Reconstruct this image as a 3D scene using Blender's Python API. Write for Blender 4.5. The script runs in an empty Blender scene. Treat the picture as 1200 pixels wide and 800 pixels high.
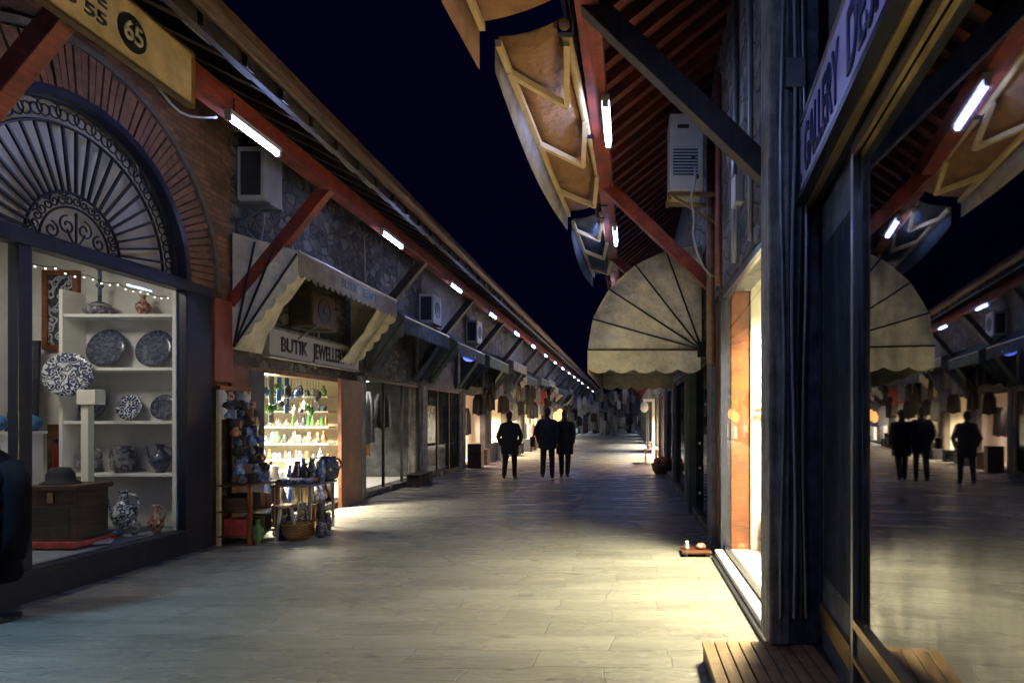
import bpy, bmesh, math, random
from mathutils import Vector, Matrix
R = math.radians
rnd = random.Random(7)
sc = bpy.context.scene
COL = sc.collection

# ------------------------------------------------------------------ materials
def nt(name):
    m = bpy.data.materials.new(name); m.use_nodes = True
    n = m.node_tree.nodes; l = m.node_tree.links
    return m, n, l, n['Principled BSDF']

def mat(name, col, rough=.6, metal=0., var=.25, scale=6., bump=.15, bscale=40., stretch=(1, 1, 1), spec=.5):
    """plain surface whose colour wanders with noise, with fine bump"""
    m, n, l, p = nt(name)
    tc = n.new('ShaderNodeTexCoord'); mp = n.new('ShaderNodeMapping')
    mp.inputs['Scale'].default_value = stretch
    l.new(tc.outputs['Object'], mp.inputs['Vector'])
    no = n.new('ShaderNodeTexNoise'); no.inputs['Scale'].default_value = scale; no.inputs['Detail'].default_value = 6
    no.inputs['Roughness'].default_value = .65
    l.new(mp.outputs[0], no.inputs['Vector'])
    rp = n.new('ShaderNodeValToRGB')
    a = [c * (1 - var) for c in col]; b = [min(1, c * (1 + var)) for c in col]
    rp.color_ramp.elements[0].color = (*a, 1); rp.color_ramp.elements[0].position = .3
    rp.color_ramp.elements[1].color = (*b, 1); rp.color_ramp.elements[1].position = .72
    l.new(no.outputs['Fac'], rp.inputs['Fac']); l.new(rp.outputs['Color'], p.inputs['Base Color'])
    p.inputs['Roughness'].default_value = rough; p.inputs['Metallic'].default_value = metal
    p.inputs['Specular IOR Level'].default_value = spec
    if bump:
        nb = n.new('ShaderNodeTexNoise'); nb.inputs['Scale'].default_value = bscale; nb.inputs['Detail'].default_value = 4
        l.new(mp.outputs[0], nb.inputs['Vector'])
        bu = n.new('ShaderNodeBump'); bu.inputs['Strength'].default_value = bump; bu.inputs['Distance'].default_value = .02
        l.new(nb.outputs['Fac'], bu.inputs['Height']); l.new(bu.outputs[0], p.inputs['Normal'])
    return m

def mat_brick(name, c1, c2, mortar, bw, bh, plane='yz', rough=.85, bump=.6, msize=.012, grime=.5, offset=.5, spec=.3, warp=0.):
    m, n, l, p = nt(name)
    tc = n.new('ShaderNodeTexCoord'); sp = n.new('ShaderNodeSeparateXYZ'); cb = n.new('ShaderNodeCombineXYZ')
    l.new(tc.outputs['Object'], sp.inputs[0])
    ax = {'x': 0, 'y': 1, 'z': 2}
    l.new(sp.outputs[ax[plane[0]]], cb.inputs[0]); l.new(sp.outputs[ax[plane[1]]], cb.inputs[1])
    src = cb.outputs[0]
    if warp:
        nw = n.new('ShaderNodeTexNoise'); nw.inputs['Scale'].default_value = 2.2; nw.inputs['Detail'].default_value = 3
        l.new(src, nw.inputs['Vector'])
        vm = n.new('ShaderNodeVectorMath'); vm.operation = 'MULTIPLY_ADD'
        vm.inputs[1].default_value = (warp, warp, 0)
        l.new(nw.outputs['Color'], vm.inputs[0]); l.new(src, vm.inputs[2]); src = vm.outputs[0]
    br = n.new('ShaderNodeTexBrick')
    br.inputs['Scale'].default_value = 1; br.inputs['Brick Width'].default_value = bw; br.inputs['Row Height'].default_value = bh
    br.inputs['Mortar Size'].default_value = msize; br.inputs['Mortar Smooth'].default_value = .25
    br.inputs['Color1'].default_value = (*c1, 1); br.inputs['Color2'].default_value = (*c2, 1); br.inputs['Mortar'].default_value = (*mortar, 1)
    br.offset = offset
    l.new(src, br.inputs['Vector'])
    no = n.new('ShaderNodeTexNoise'); no.inputs['Scale'].default_value = 3.; no.inputs['Detail'].default_value = 8; no.inputs['Roughness'].default_value = .7
    l.new(tc.outputs['Object'], no.inputs['Vector'])
    mr = n.new('ShaderNodeMapRange'); mr.inputs[1].default_value = .3; mr.inputs[2].default_value = .7
    mr.inputs[3].default_value = 1 - grime; mr.inputs[4].default_value = 1 + grime * .5
    l.new(no.outputs['Fac'], mr.inputs[0])
    mx = n.new('ShaderNodeMix'); mx.data_type = 'RGBA'; mx.blend_type = 'MULTIPLY'; mx.inputs[0].default_value = 1
    l.new(br.outputs['Color'], mx.inputs[6]); l.new(mr.outputs[0], mx.inputs[7])
    l.new(mx.outputs[2], p.inputs['Base Color'])
    p.inputs['Roughness'].default_value = rough; p.inputs['Specular IOR Level'].default_value = spec
    iv = n.new('ShaderNodeMath'); iv.operation = 'MULTIPLY_ADD'; iv.inputs[1].default_value = -1
    nb = n.new('ShaderNodeTexNoise'); nb.inputs['Scale'].default_value = 18; nb.inputs['Detail'].default_value = 6
    l.new(tc.outputs['Object'], nb.inputs['Vector'])
    l.new(br.outputs['Fac'], iv.inputs[0]); l.new(nb.outputs['Fac'], iv.inputs[2])
    bu = n.new('ShaderNodeBump'); bu.inputs['Strength'].default_value = bump; bu.inputs['Distance'].default_value = .02
    l.new(iv.outputs[0], bu.inputs['Height']); l.new(bu.outputs[0], p.inputs['Normal'])
    return m

def mat_emit(name, col, strength):
    m, n, l, p = nt(name)
    p.inputs['Base Color'].default_value = (*col, 1)
    p.inputs['Emission Color'].default_value = (*col, 1); p.inputs['Emission Strength'].default_value = strength
    return m

def mat_cloth(name, col, trans=.3, var=.26):
    m, n, l, p = nt(name)
    tc = n.new('ShaderNodeTexCoord')
    no = n.new('ShaderNodeTexNoise'); no.inputs['Scale'].default_value = 3.5; no.inputs['Detail'].default_value = 7; no.inputs['Roughness'].default_value = .7
    l.new(tc.outputs['Object'], no.inputs['Vector'])
    rp = n.new('ShaderNodeValToRGB')
    rp.color_ramp.elements[0].color = (*[c * (1 - var * 1.6) for c in col], 1); rp.color_ramp.elements[0].position = .28
    rp.color_ramp.elements[1].color = (*[c * (1 + var * .5) for c in col], 1); rp.color_ramp.elements[1].position = .62
    l.new(no.outputs['Fac'], rp.inputs[0]); l.new(rp.outputs[0], p.inputs['Base Color'])
    p.inputs['Roughness'].default_value = .9; p.inputs['Specular IOR Level'].default_value = .1
    wv = n.new('ShaderNodeTexNoise'); wv.inputs['Scale'].default_value = 9; l.new(tc.outputs['Object'], wv.inputs['Vector'])
    bu = n.new('ShaderNodeBump'); bu.inputs['Strength'].default_value = .9; bu.inputs['Distance'].default_value = .04
    l.new(wv.outputs[0], bu.inputs['Height']); l.new(bu.outputs[0], p.inputs['Normal'])
    tr = n.new('ShaderNodeBsdfTranslucent'); l.new(rp.outputs[0], tr.inputs['Color'])
    ms = n.new('ShaderNodeMixShader'); ms.inputs[0].default_value = trans
    out = n['Material Output']
    l.new(p.outputs[0], ms.inputs[1]); l.new(tr.outputs[0], ms.inputs[2]); l.new(ms.outputs[0], out.inputs['Surface'])
    return m

def mat_glass(name, refl, tint=(.9, .95, 1), fres=True, rough=.0, smear=0.):
    """flat pane: see-through plus mirror reflection"""
    m, n, l, p = nt(name)
    n.remove(p)
    t = n.new('ShaderNodeBsdfTransparent'); t.inputs[0].default_value = (*tint, 1)
    g = n.new('ShaderNodeBsdfGlossy'); g.inputs['Roughness'].default_value = rough
    ms = n.new('ShaderNodeMixShader')
    if fres:
        f = n.new('ShaderNodeLayerWeight'); f.inputs[0].default_value = .5
        pw = n.new('ShaderNodeMath'); pw.operation = 'POWER'; pw.inputs[1].default_value = 5
        ad = n.new('ShaderNodeMath'); ad.operation = 'MULTIPLY_ADD'; ad.inputs[1].default_value = .55; ad.inputs[2].default_value = .03
        l.new(f.outputs['Facing'], pw.inputs[0]); l.new(pw.outputs[0], ad.inputs[0]); l.new(ad.outputs[0], ms.inputs[0])
    else:
        ms.inputs[0].default_value = refl
    if smear:
        tc = n.new('ShaderNodeTexCoord')
        no = n.new('ShaderNodeTexNoise'); no.inputs['Scale'].default_value = 4; no.inputs['Detail'].default_value = 5
        l.new(tc.outputs['Object'], no.inputs['Vector'])
        mr = n.new('ShaderNodeMapRange'); mr.inputs[1].default_value = .35; mr.inputs[2].default_value = .7
        mr.inputs[3].default_value = refl - smear; mr.inputs[4].default_value = refl + smear
        l.new(no.outputs[0], mr.inputs[0]); l.new(mr.outputs[0], ms.inputs[0])
        nb = n.new('ShaderNodeTexNoise'); nb.inputs['Scale'].default_value = 1.6; nb.inputs['Detail'].default_value = 1
        l.new(tc.outputs['Object'], nb.inputs['Vector'])
        bu = n.new('ShaderNodeBump'); bu.inputs['Strength'].default_value = .02; bu.inputs['Distance'].default_value = .02
        l.new(nb.outputs[0], bu.inputs['Height']); l.new(bu.outputs[0], g.inputs['Normal'])
    l.new(t.outputs[0], ms.inputs[1]); l.new(g.outputs[0], ms.inputs[2])
    l.new(ms.outputs[0], n['Material Output'].inputs['Surface'])
    return m

def mat_glaze(name, ground, ink, scale=18, thr=.5):
    """glazed ceramic with painted pattern"""
    m, n, l, p = nt(name)
    tc = n.new('ShaderNodeTexCoord')
    vo = n.new('ShaderNodeTexVoronoi'); vo.inputs['Scale'].default_value = scale; vo.feature = 'SMOOTH_F1'
    l.new(tc.outputs['Object'], vo.inputs['Vector'])
    rp = n.new('ShaderNodeValToRGB'); rp.color_ramp.interpolation = 'CONSTANT'
    e = rp.color_ramp.elements
    e[0].position = 0; e[0].color = (*ink, 1)
    e[1].position = thr; e[1].color = (*ground, 1)
    k = e.new(thr * .55); k.color = (*ground, 1)
    k = e.new(thr * .72); k.color = (*ink, 1)
    l.new(vo.outputs['Distance'], rp.inputs[0]); l.new(rp.outputs[0], p.inputs['Base Color'])
    p.inputs['Roughness'].default_value = .15
    return m

def mat_wood(name, c1, c2, axis='z', rough=.5, scale=9., bump=.25):
    m, n, l, p = nt(name)
    tc = n.new('ShaderNodeTexCoord'); mp = n.new('ShaderNodeMapping')
    s = {'x': (.06, 1, 1), 'y': (1, .06, 1), 'z': (1, 1, .06)}[axis]
    mp.inputs['Scale'].default_value = s
    l.new(tc.outputs['Object'], mp.inputs[0])
    no = n.new('ShaderNodeTexNoise'); no.inputs['Scale'].default_value = scale * 4; no.inputs['Detail'].default_value = 8; no.inputs['Roughness'].default_value = .7
    l.new(mp.outputs[0], no.inputs['Vector'])
    rp = n.new('ShaderNodeValToRGB')
    rp.color_ramp.elements[0].color = (*c1, 1); rp.color_ramp.elements[0].position = .35
    rp.color_ramp.elements[1].color = (*c2, 1); rp.color_ramp.elements[1].position = .68
    gr = n.new('ShaderNodeTexNoise'); gr.inputs['Scale'].default_value = 3.1; gr.inputs['Detail'].default_value = 8; gr.inputs['Roughness'].default_value = .75
    l.new(tc.outputs['Object'], gr.inputs['Vector'])
    gm = n.new('ShaderNodeMapRange'); gm.inputs[1].default_value = .36; gm.inputs[2].default_value = .62; gm.inputs[3].default_value = .4; gm.inputs[4].default_value = 1.2
    l.new(gr.outputs[0], gm.inputs[0])
    mx = n.new('ShaderNodeMix'); mx.data_type = 'RGBA'; mx.blend_type = 'MULTIPLY'; mx.inputs[0].default_value = 1
    l.new(no.outputs[0], rp.inputs[0]); l.new(rp.outputs[0], mx.inputs[6]); l.new(gm.outputs[0], mx.inputs[7]); l.new(mx.outputs[2], p.inputs['Base Color'])
    bu = n.new('ShaderNodeBump'); bu.inputs['Strength'].default_value = bump; bu.inputs['Distance'].default_value = .01
    l.new(no.outputs[0], bu.inputs['Height']); l.new(bu.outputs[0], p.inputs['Normal'])
    p.inputs['Roughness'].default_value = rough
    return m

def mat_ground():
    m, n, l, p = nt('street_paving')
    tc = n.new('ShaderNodeTexCoord'); sp = n.new('ShaderNodeMapping')
    l.new(tc.outputs['Object'], sp.inputs[0])
    br = n.new('ShaderNodeTexBrick'); br.inputs['Scale'].default_value = 1
    br.inputs['Brick Width'].default_value = .85; br.inputs['Row Height'].default_value = .3
    br.inputs['Mortar Size'].default_value = .006; br.inputs['Mortar Smooth'].default_value = .6
    br.inputs['Color1'].default_value = (.20, .195, .182, 1); br.inputs['Color2'].default_value = (.245, .238, .222, 1)
    br.inputs['Mortar'].default_value = (.165, .16, .15, 1); br.inputs['Bias'].default_value = .1
    nw = n.new('ShaderNodeTexNoise'); nw.inputs['Scale'].default_value = 1.3; nw.inputs['Detail'].default_value = 3
    l.new(sp.outputs[0], nw.inputs['Vector'])
    vm = n.new('ShaderNodeVectorMath'); vm.operation = 'MULTIPLY_ADD'; vm.inputs[1].default_value = (.3, .16, 0)
    l.new(nw.outputs['Color'], vm.inputs[0]); l.new(sp.outputs[0], vm.inputs[2])
    l.new(vm.outputs[0], br.inputs['Vector'])
    n1 = n.new('ShaderNodeTexNoise'); n1.inputs['Scale'].default_value = .9; n1.inputs['Detail'].default_value = 9; n1.inputs['Roughness'].default_value = .72
    mpa = n.new('ShaderNodeMapping'); mpa.inputs['Scale'].default_value = (.4, 1.7, 1)
    l.new(tc.outputs['Object'], mpa.inputs[0]); l.new(mpa.outputs[0], n1.inputs['Vector'])
    mr = n.new('ShaderNodeMapRange'); mr.inputs[1].default_value = .3; mr.inputs[2].default_value = .68; mr.inputs[3].default_value = .6; mr.inputs[4].default_value = 1.12
    l.new(n1.outputs[0], mr.inputs[0])
    mx = n.new('ShaderNodeMix'); mx.data_type = 'RGBA'; mx.blend_type = 'MULTIPLY'; mx.inputs[0].default_value = 1
    l.new(br.outputs['Color'], mx.inputs[6]); l.new(mr.outputs[0], mx.inputs[7])
    mpb = n.new('ShaderNodeMapping'); mpb.inputs['Scale'].default_value = (.8, 2.6, 1); l.new(tc.outputs['Object'], mpb.inputs[0])
    pi = n.new('ShaderNodeTexNoise'); pi.inputs['Scale'].default_value = 3.2; pi.inputs['Detail'].default_value = 5; pi.inputs['Roughness'].default_value = .6
    l.new(mpb.outputs[0], pi.inputs['Vector'])
    pm = n.new('ShaderNodeMapRange'); pm.inputs[1].default_value = .62; pm.inputs[2].default_value = .72; pm.inputs[3].default_value = 1; pm.inputs[4].default_value = .42
    l.new(pi.outputs[0], pm.inputs[0])
    my = n.new('ShaderNodeMix'); my.data_type = 'RGBA'; my.blend_type = 'MULTIPLY'; my.inputs[0].default_value = 1
    l.new(mx.outputs[2], my.inputs[6]); l.new(pm.outputs[0], my.inputs[7]); l.new(my.outputs[2], p.inputs['Base Color'])
    # worn stone: patches that shine more
    n2 = n.new('ShaderNodeTexNoise'); n2.inputs['Scale'].default_value = 2.3; n2.inputs['Detail'].default_value = 6
    l.new(mpa.outputs[0], n2.inputs['Vector'])
    m2 = n.new('ShaderNodeMapRange'); m2.inputs[1].default_value = .3; m2.inputs[2].default_value = .7; m2.inputs[3].default_value = .16; m2.inputs[4].default_value = .42
    l.new(n2.outputs[0], m2.inputs[0]); l.new(m2.outputs[0], p.inputs['Roughness'])
    n3 = n.new('ShaderNodeTexNoise'); n3.inputs['Scale'].default_value = 7; n3.inputs['Detail'].default_value = 8; n3.inputs['Roughness'].default_value = .7
    l.new(mpa.outputs[0], n3.inputs['Vector'])
    iv = n.new('ShaderNodeMath'); iv.operation = 'MULTIPLY_ADD'; iv.inputs[1].default_value = -.16
    l.new(br.outputs['Fac'], iv.inputs[0]); l.new(n3.outputs[0], iv.inputs[2])
    bu = n.new('ShaderNodeBump'); bu.inputs['Strength'].default_value = .7; bu.inputs['Distance'].default_value = .025
    l.new(iv.outputs[0], bu.inputs['Height']); l.new(bu.outputs[0], p.inputs['Normal'])
    return m

def mat_rubble(name, plane='yz', k=1.):
    m, n, l, p = nt(name)
    tc = n.new('ShaderNodeTexCoord')
    nw = n.new('ShaderNodeTexNoise'); nw.inputs['Scale'].default_value = 3; nw.inputs['Detail'].default_value = 3
    l.new(tc.outputs['Object'], nw.inputs['Vector'])
    vm = n.new('ShaderNodeVectorMath'); vm.operation = 'MULTIPLY_ADD'; vm.inputs[1].default_value = (.22, .22, .22)
    l.new(nw.outputs['Color'], vm.inputs[0]); l.new(tc.outputs['Object'], vm.inputs[2])
    mp = n.new('ShaderNodeMapping'); mp.inputs['Scale'].default_value = (.8, 2.1, 3.6) if plane == 'yz' else (2.1, .8, 3.6)
    l.new(vm.outputs[0], mp.inputs[0])
    v1 = n.new('ShaderNodeTexVoronoi'); v1.feature = 'F1'; v1.inputs['Scale'].default_value = 1.9
    v2 = n.new('ShaderNodeTexVoronoi'); v2.feature = 'DISTANCE_TO_EDGE'; v2.inputs['Scale'].default_value = 1.9
    l.new(mp.outputs[0], v1.inputs['Vector']); l.new(mp.outputs[0], v2.inputs['Vector'])
    bw = n.new('ShaderNodeRGBToBW'); l.new(v1.outputs['Color'], bw.inputs[0])
    rp = n.new('ShaderNodeValToRGB'); e = rp.color_ramp.elements
    e[0].color = (.09 * k, .086 * k, .084 * k, 1); e[0].position = .2; e[1].color = (.2 * k, .19 * k, .175 * k, 1); e[1].position = .8
    x = e.new(.5); x.color = (.13 * k, .115 * k, .105 * k, 1)
    l.new(bw.outputs[0], rp.inputs[0])
    ed = n.new('ShaderNodeMapRange'); ed.inputs[1].default_value = .0; ed.inputs[2].default_value = .1
    l.new(v2.outputs['Distance'], ed.inputs[0])
    mx = n.new('ShaderNodeMix'); mx.data_type = 'RGBA'; mx.inputs[6].default_value = (.1 * k, .095 * k, .088 * k, 1)
    l.new(ed.outputs[0], mx.inputs[0]); l.new(rp.outputs[0], mx.inputs[7])
    no = n.new('ShaderNodeTexNoise'); no.inputs['Scale'].default_value = 1.6; no.inputs['Detail'].default_value = 9; no.inputs['Roughness'].default_value = .75
    l.new(tc.outputs['Object'], no.inputs['Vector'])
    mr = n.new('ShaderNodeMapRange'); mr.inputs[1].default_value = .32; mr.inputs[2].default_value = .66; mr.inputs[3].default_value = .4; mr.inputs[4].default_value = 1.6
    l.new(no.outputs[0], mr.inputs[0])
    m2 = n.new('ShaderNodeMix'); m2.data_type = 'RGBA'; m2.blend_type = 'MULTIPLY'; m2.inputs[0].default_value = 1
    l.new(mx.outputs[2], m2.inputs[6]); l.new(mr.outputs[0], m2.inputs[7]); l.new(m2.outputs[2], p.inputs['Base Color'])
    p.inputs['Roughness'].default_value = .85; p.inputs['Specular IOR Level'].default_value = .3
    nb = n.new('ShaderNodeTexNoise'); nb.inputs['Scale'].default_value = 14; nb.inputs['Detail'].default_value = 7
    l.new(tc.outputs['Object'], nb.inputs['Vector'])
    ad = n.new('ShaderNodeMath'); ad.operation = 'MULTIPLY_ADD'; ad.inputs[1].default_value = .9
    l.new(ed.outputs[0], ad.inputs[0]); l.new(nb.outputs[0], ad.inputs[2])
    bu = n.new('ShaderNodeBump'); bu.inputs['Strength'].default_value = 1.; bu.inputs['Distance'].default_value = .035
    l.new(ad.outputs[0], bu.inputs['Height']); l.new(bu.outputs[0], p.inputs['Normal'])
    return m

M = {}
M['ground'] = mat_ground()
M['brick'] = mat_brick('old_brick', (.13, .056, .032), (.25, .115, .06), (.11, .09, .075), .21, .065, msize=.008, bump=.9, warp=.03)
M['stone'] = mat_rubble('rubble_stone', k=.8)
M['stone_x'] = mat_rubble('rubble_stone_cross', 'xz')
M['plaster'] = mat('dark_plaster', (.12, .125, .13), .85, var=.5, scale=4, bump=.5, bscale=20)
M['voussoir'] = mat('arch_brick', (.14, .065, .042), .85, var=.5, scale=9, bump=.5, bscale=30)
M['mortar'] = mat('old_mortar', (.10, .085, .07), .95, var=.3, bump=.6)
M['redwood'] = mat_wood('red_stained_timber', (.13, .02, .012), (.27, .05, .028), 'y', .5)
M['redwood_x'] = mat_wood('red_stained_rafter', (.07, .012, .009), (.15, .028, .018), 'x', .55)
M['darkwood'] = mat_wood('dark_timber', (.02, .018, .018), (.06, .045, .038), 'z', .55)
M['brownwood'] = mat_wood('brown_timber', (.085, .03, .015), (.19, .07, .035), 'z', .45)
M['orangewood'] = mat_wood('orange_varnished_timber', (.15, .04, .012), (.27, .085, .025), 'z', .35)
M['greywood'] = mat_wood('weathered_grey_timber', (.13, .125, .12), (.5, .47, .42), 'z', .8, bump=.8, scale=6)
M['deckwood'] = mat_wood('decking_timber', (.22, .12, .05), (.46, .28, .13), 'y', .55)
M['black'] = mat('black_paint', (.010, .012, .028), .35, var=.3, bump=.05)
M['iron'] = mat('wrought_iron', (.015, .015, .018), .4, .3, bump=.1)
M['alu'] = mat('aluminium', (.42, .41, .4), .35, .9, var=.15, bump=.03)
M['creambar'] = mat('cream_painted_bar', (.62, .46, .24), .45, 0, var=.15, bump=.03)
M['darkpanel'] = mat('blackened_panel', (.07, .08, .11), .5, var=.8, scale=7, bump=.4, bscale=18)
M['brass'] = mat('brass_bar', (.55, .38, .16), .32, .9, var=.2, bump=.03)
M['galv'] = mat('galvanised_steel', (.3, .32, .34), .45, .7, var=.25, bump=.08)
M['copper'] = mat('brown_painted_gutter', (.085, .045, .024), .45, .3, var=.3, bump=.1)
M['white'] = mat('white_board', (.72, .70, .66), .6, var=.06, bump=.04)
M['cream'] = mat('cream_wall', (.74, .69, .57), .7, var=.08, bump=.05)
M['warmwhite'] = mat('warm_white_wall', (.8, .77, .68), .7, var=.06, bump=.05)
M['offwhite'] = mat('offwhite_plaster', (.6, .58, .55), .7, var=.1, bump=.05)
M['frost'] = mat('frosted_pane', (.42, .385, .33), .4, var=.08, scale=2, bump=.02)
M['roof'] = mat('roof_boarding', (.03, .016, .012), .8, var=.4, scale=8, bump=.4)
M['tile'] = mat_brick('clay_tile', (.06, .028, .02), (.09, .04, .028), (.05, .03, .02), .2, .3, plane='yx')
M['acwhite'] = mat('aged_appliance_enamel', (.5, .49, .45), .45, var=.15, bump=.03)
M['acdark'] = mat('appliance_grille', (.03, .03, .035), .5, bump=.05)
M['cable'] = mat('grey_cable', (.34, .34, .35), .5, var=.1, bump=0)
M['cabledark'] = mat('black_cable', (.02, .02, .022), .5, bump=0)
M['pipe_red'] = mat('red_painted_pipe', (.2, .05, .035), .5, var=.3)
M['pipe_brown'] = mat('rusty_pipe', (.2, .12, .08), .6, .2, var=.5, scale=12, bump=.3)
M['ochre_sign'] = mat('ochre_sign_board', (.66, .48, .25), .45, var=.3, scale=5, bump=.03)
M['white_sign'] = mat('white_sign_board', (.55, .53, .5), .4, var=.1, bump=.02)
M['violet_sign'] = mat('violet_sign_board', (.5, .46, .8), .35, var=.08, bump=.02)
M['navy'] = mat('navy_lettering', (.02, .02, .10), .4, bump=0)
M['ink'] = mat('black_lettering', (.014, .013, .014), .4, bump=0)
M['teal_ink'] = mat('teal_lettering', (.05, .16, .18), .5, bump=0)
M['pale_ink'] = mat('pale_lettering', (.6, .5, .3), .5, bump=0)
M['canvas'] = mat_cloth('beige_canvas', (.86, .78, .58), .06)
M['canvas_tan'] = mat_cloth('tan_canvas', (.33, .18, .095), .2)
M['canvas_pale'] = mat_cloth('pale_canvas', (.38, .34, .3), .25)
M['canvas_green'] = mat_cloth('grey_green_canvas', (.15, .19, .17), .25)
M['canvas_dark'] = mat_cloth('slate_canvas', (.10, .12, .15), .2)
M['glass_show'] = mat_glass('shop_glass', .1)
M['glass_mirror'] = mat_glass('dark_shop_glass', .44, (.45, .5, .6), fres=False, smear=.17, rough=.02)
M['glass_dark'] = mat_glass('dim_shop_glass', .15, (.6, .65, .7))
M['tube'] = mat_emit('fluorescent_tube', (.34, .46, 1.), 100)
M['led'] = mat_emit('led_bulb', (1., .93, .75), 2.2)
M['panel_warm'] = mat_emit('warm_ceiling_panel', (1., .80, .45), 9)
M['panel_white'] = mat_emit('white_ceiling_panel', (1., .92, .78), 5)
M['lantern_blue'] = mat_emit('blue_lantern_glass', (.12, .2, 1.), 2.2)
M['lantern_orange'] = mat_emit('orange_lantern_glass', (1., .42, .12), 3.2)
M['plate_dark'] = mat_glaze('dark_painted_plate', (.10, .11, .15), (.02, .025, .06), 30, .5)
M['plate_white'] = mat_glaze('white_painted_plate', (.55, .56, .58), (.03, .04, .10), 22, .55)
M['jug_glaze'] = mat_glaze('patterned_jug', (.28, .26, .27), (.05, .05, .09), 26, .45)
M['vase_red'] = mat_glaze('red_painted_vase', (.42, .3, .24), (.2, .03, .025), 28, .45)
M['copperware'] = mat('copper_ware', (.45, .2, .1), .3, .8, var=.3)
M['brassware'] = mat('old_brass_ware', (.36, .26, .12), .3, .8, var=.3)
M['bluepot'] = mat_glaze('blue_glazed_pot', (.07, .13, .32), (.3, .34, .45), 22, .4)
M['greenpot'] = mat('green_glazed_pot', (.08, .2, .07), .2, var=.3, bump=.02)
M['chest'] = mat_wood('old_chest_wood', (.05, .026, .015), (.12, .06, .035), 'x', .5)
M['red'] = mat('red_paint', (.35, .02, .02), .35, var=.15, bump=.02)
M['bluecloth'] = mat('blue_silk', (.03, .12, .3), .6, var=.4, scale=12)
M['redcloth'] = mat('red_textile', (.38, .04, .04), .85, var=.5, scale=14)
M['pinkcloth'] = mat('pink_textile', (.55, .14, .2), .85, var=.4, scale=14)
M['orangecloth'] = mat('orange_textile', (.6, .25, .06), .85, var=.4, scale=14)
M['whitecloth'] = mat('white_textile', (.62, .6, .58), .85, var=.2, scale=14)
M['greycloth'] = mat('grey_textile', (.16, .17, .2), .85, var=.5, scale=14)
M['basket'] = mat_brick('woven_basket', (.3, .17, .08), (.42, .24, .11), (.1, .05, .02), .05, .02, plane='xz', msize=.004, bump=.6)
M['coat_black'] = mat('black_coat_cloth', (.012, .012, .016), .85, var=.4, scale=10, bump=.9, bscale=7)
M['coat_navy'] = mat('navy_coat_cloth', (.012, .015, .03), .85, var=.4, scale=10, bump=.9, bscale=7)
M['coat_brown'] = mat('dark_brown_coat_cloth', (.02, .014, .012), .85, var=.4, scale=10, bump=.9, bscale=7)
M['trouser'] = mat('dark_trouser_cloth', (.012, .012, .018), .9, var=.3, scale=10, bump=.9, bscale=7)
M['skin'] = mat('skin', (.4, .24, .17), .55, var=.08, bump=.02)
M['hair'] = mat('dark_hair', (.015, .01, .008), .5, var=.3, scale=30, stretch=(1, 1, .2))
M['shoe'] = mat('black_shoe', (.012, .011, .011), .4, bump=.05)
M['puffer'] = mat('dark_padded_cloth', (.006, .006, .010), .95, spec=.1, var=.4, scale=5, bump=.3, bscale=10)
M['drawn'] = mat_glaze('filigree_panel', (.03, .03, .04), (.35, .35, .4), 14, .5)
M['canvasart'] = mat('dark_painting', (.05, .055, .07), .5, var=.9, scale=3)
M['lace'] = mat_glaze('blue_lace_curtain', (.02, .03, .06), (.16, .2, .32), 9, .6)

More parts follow.
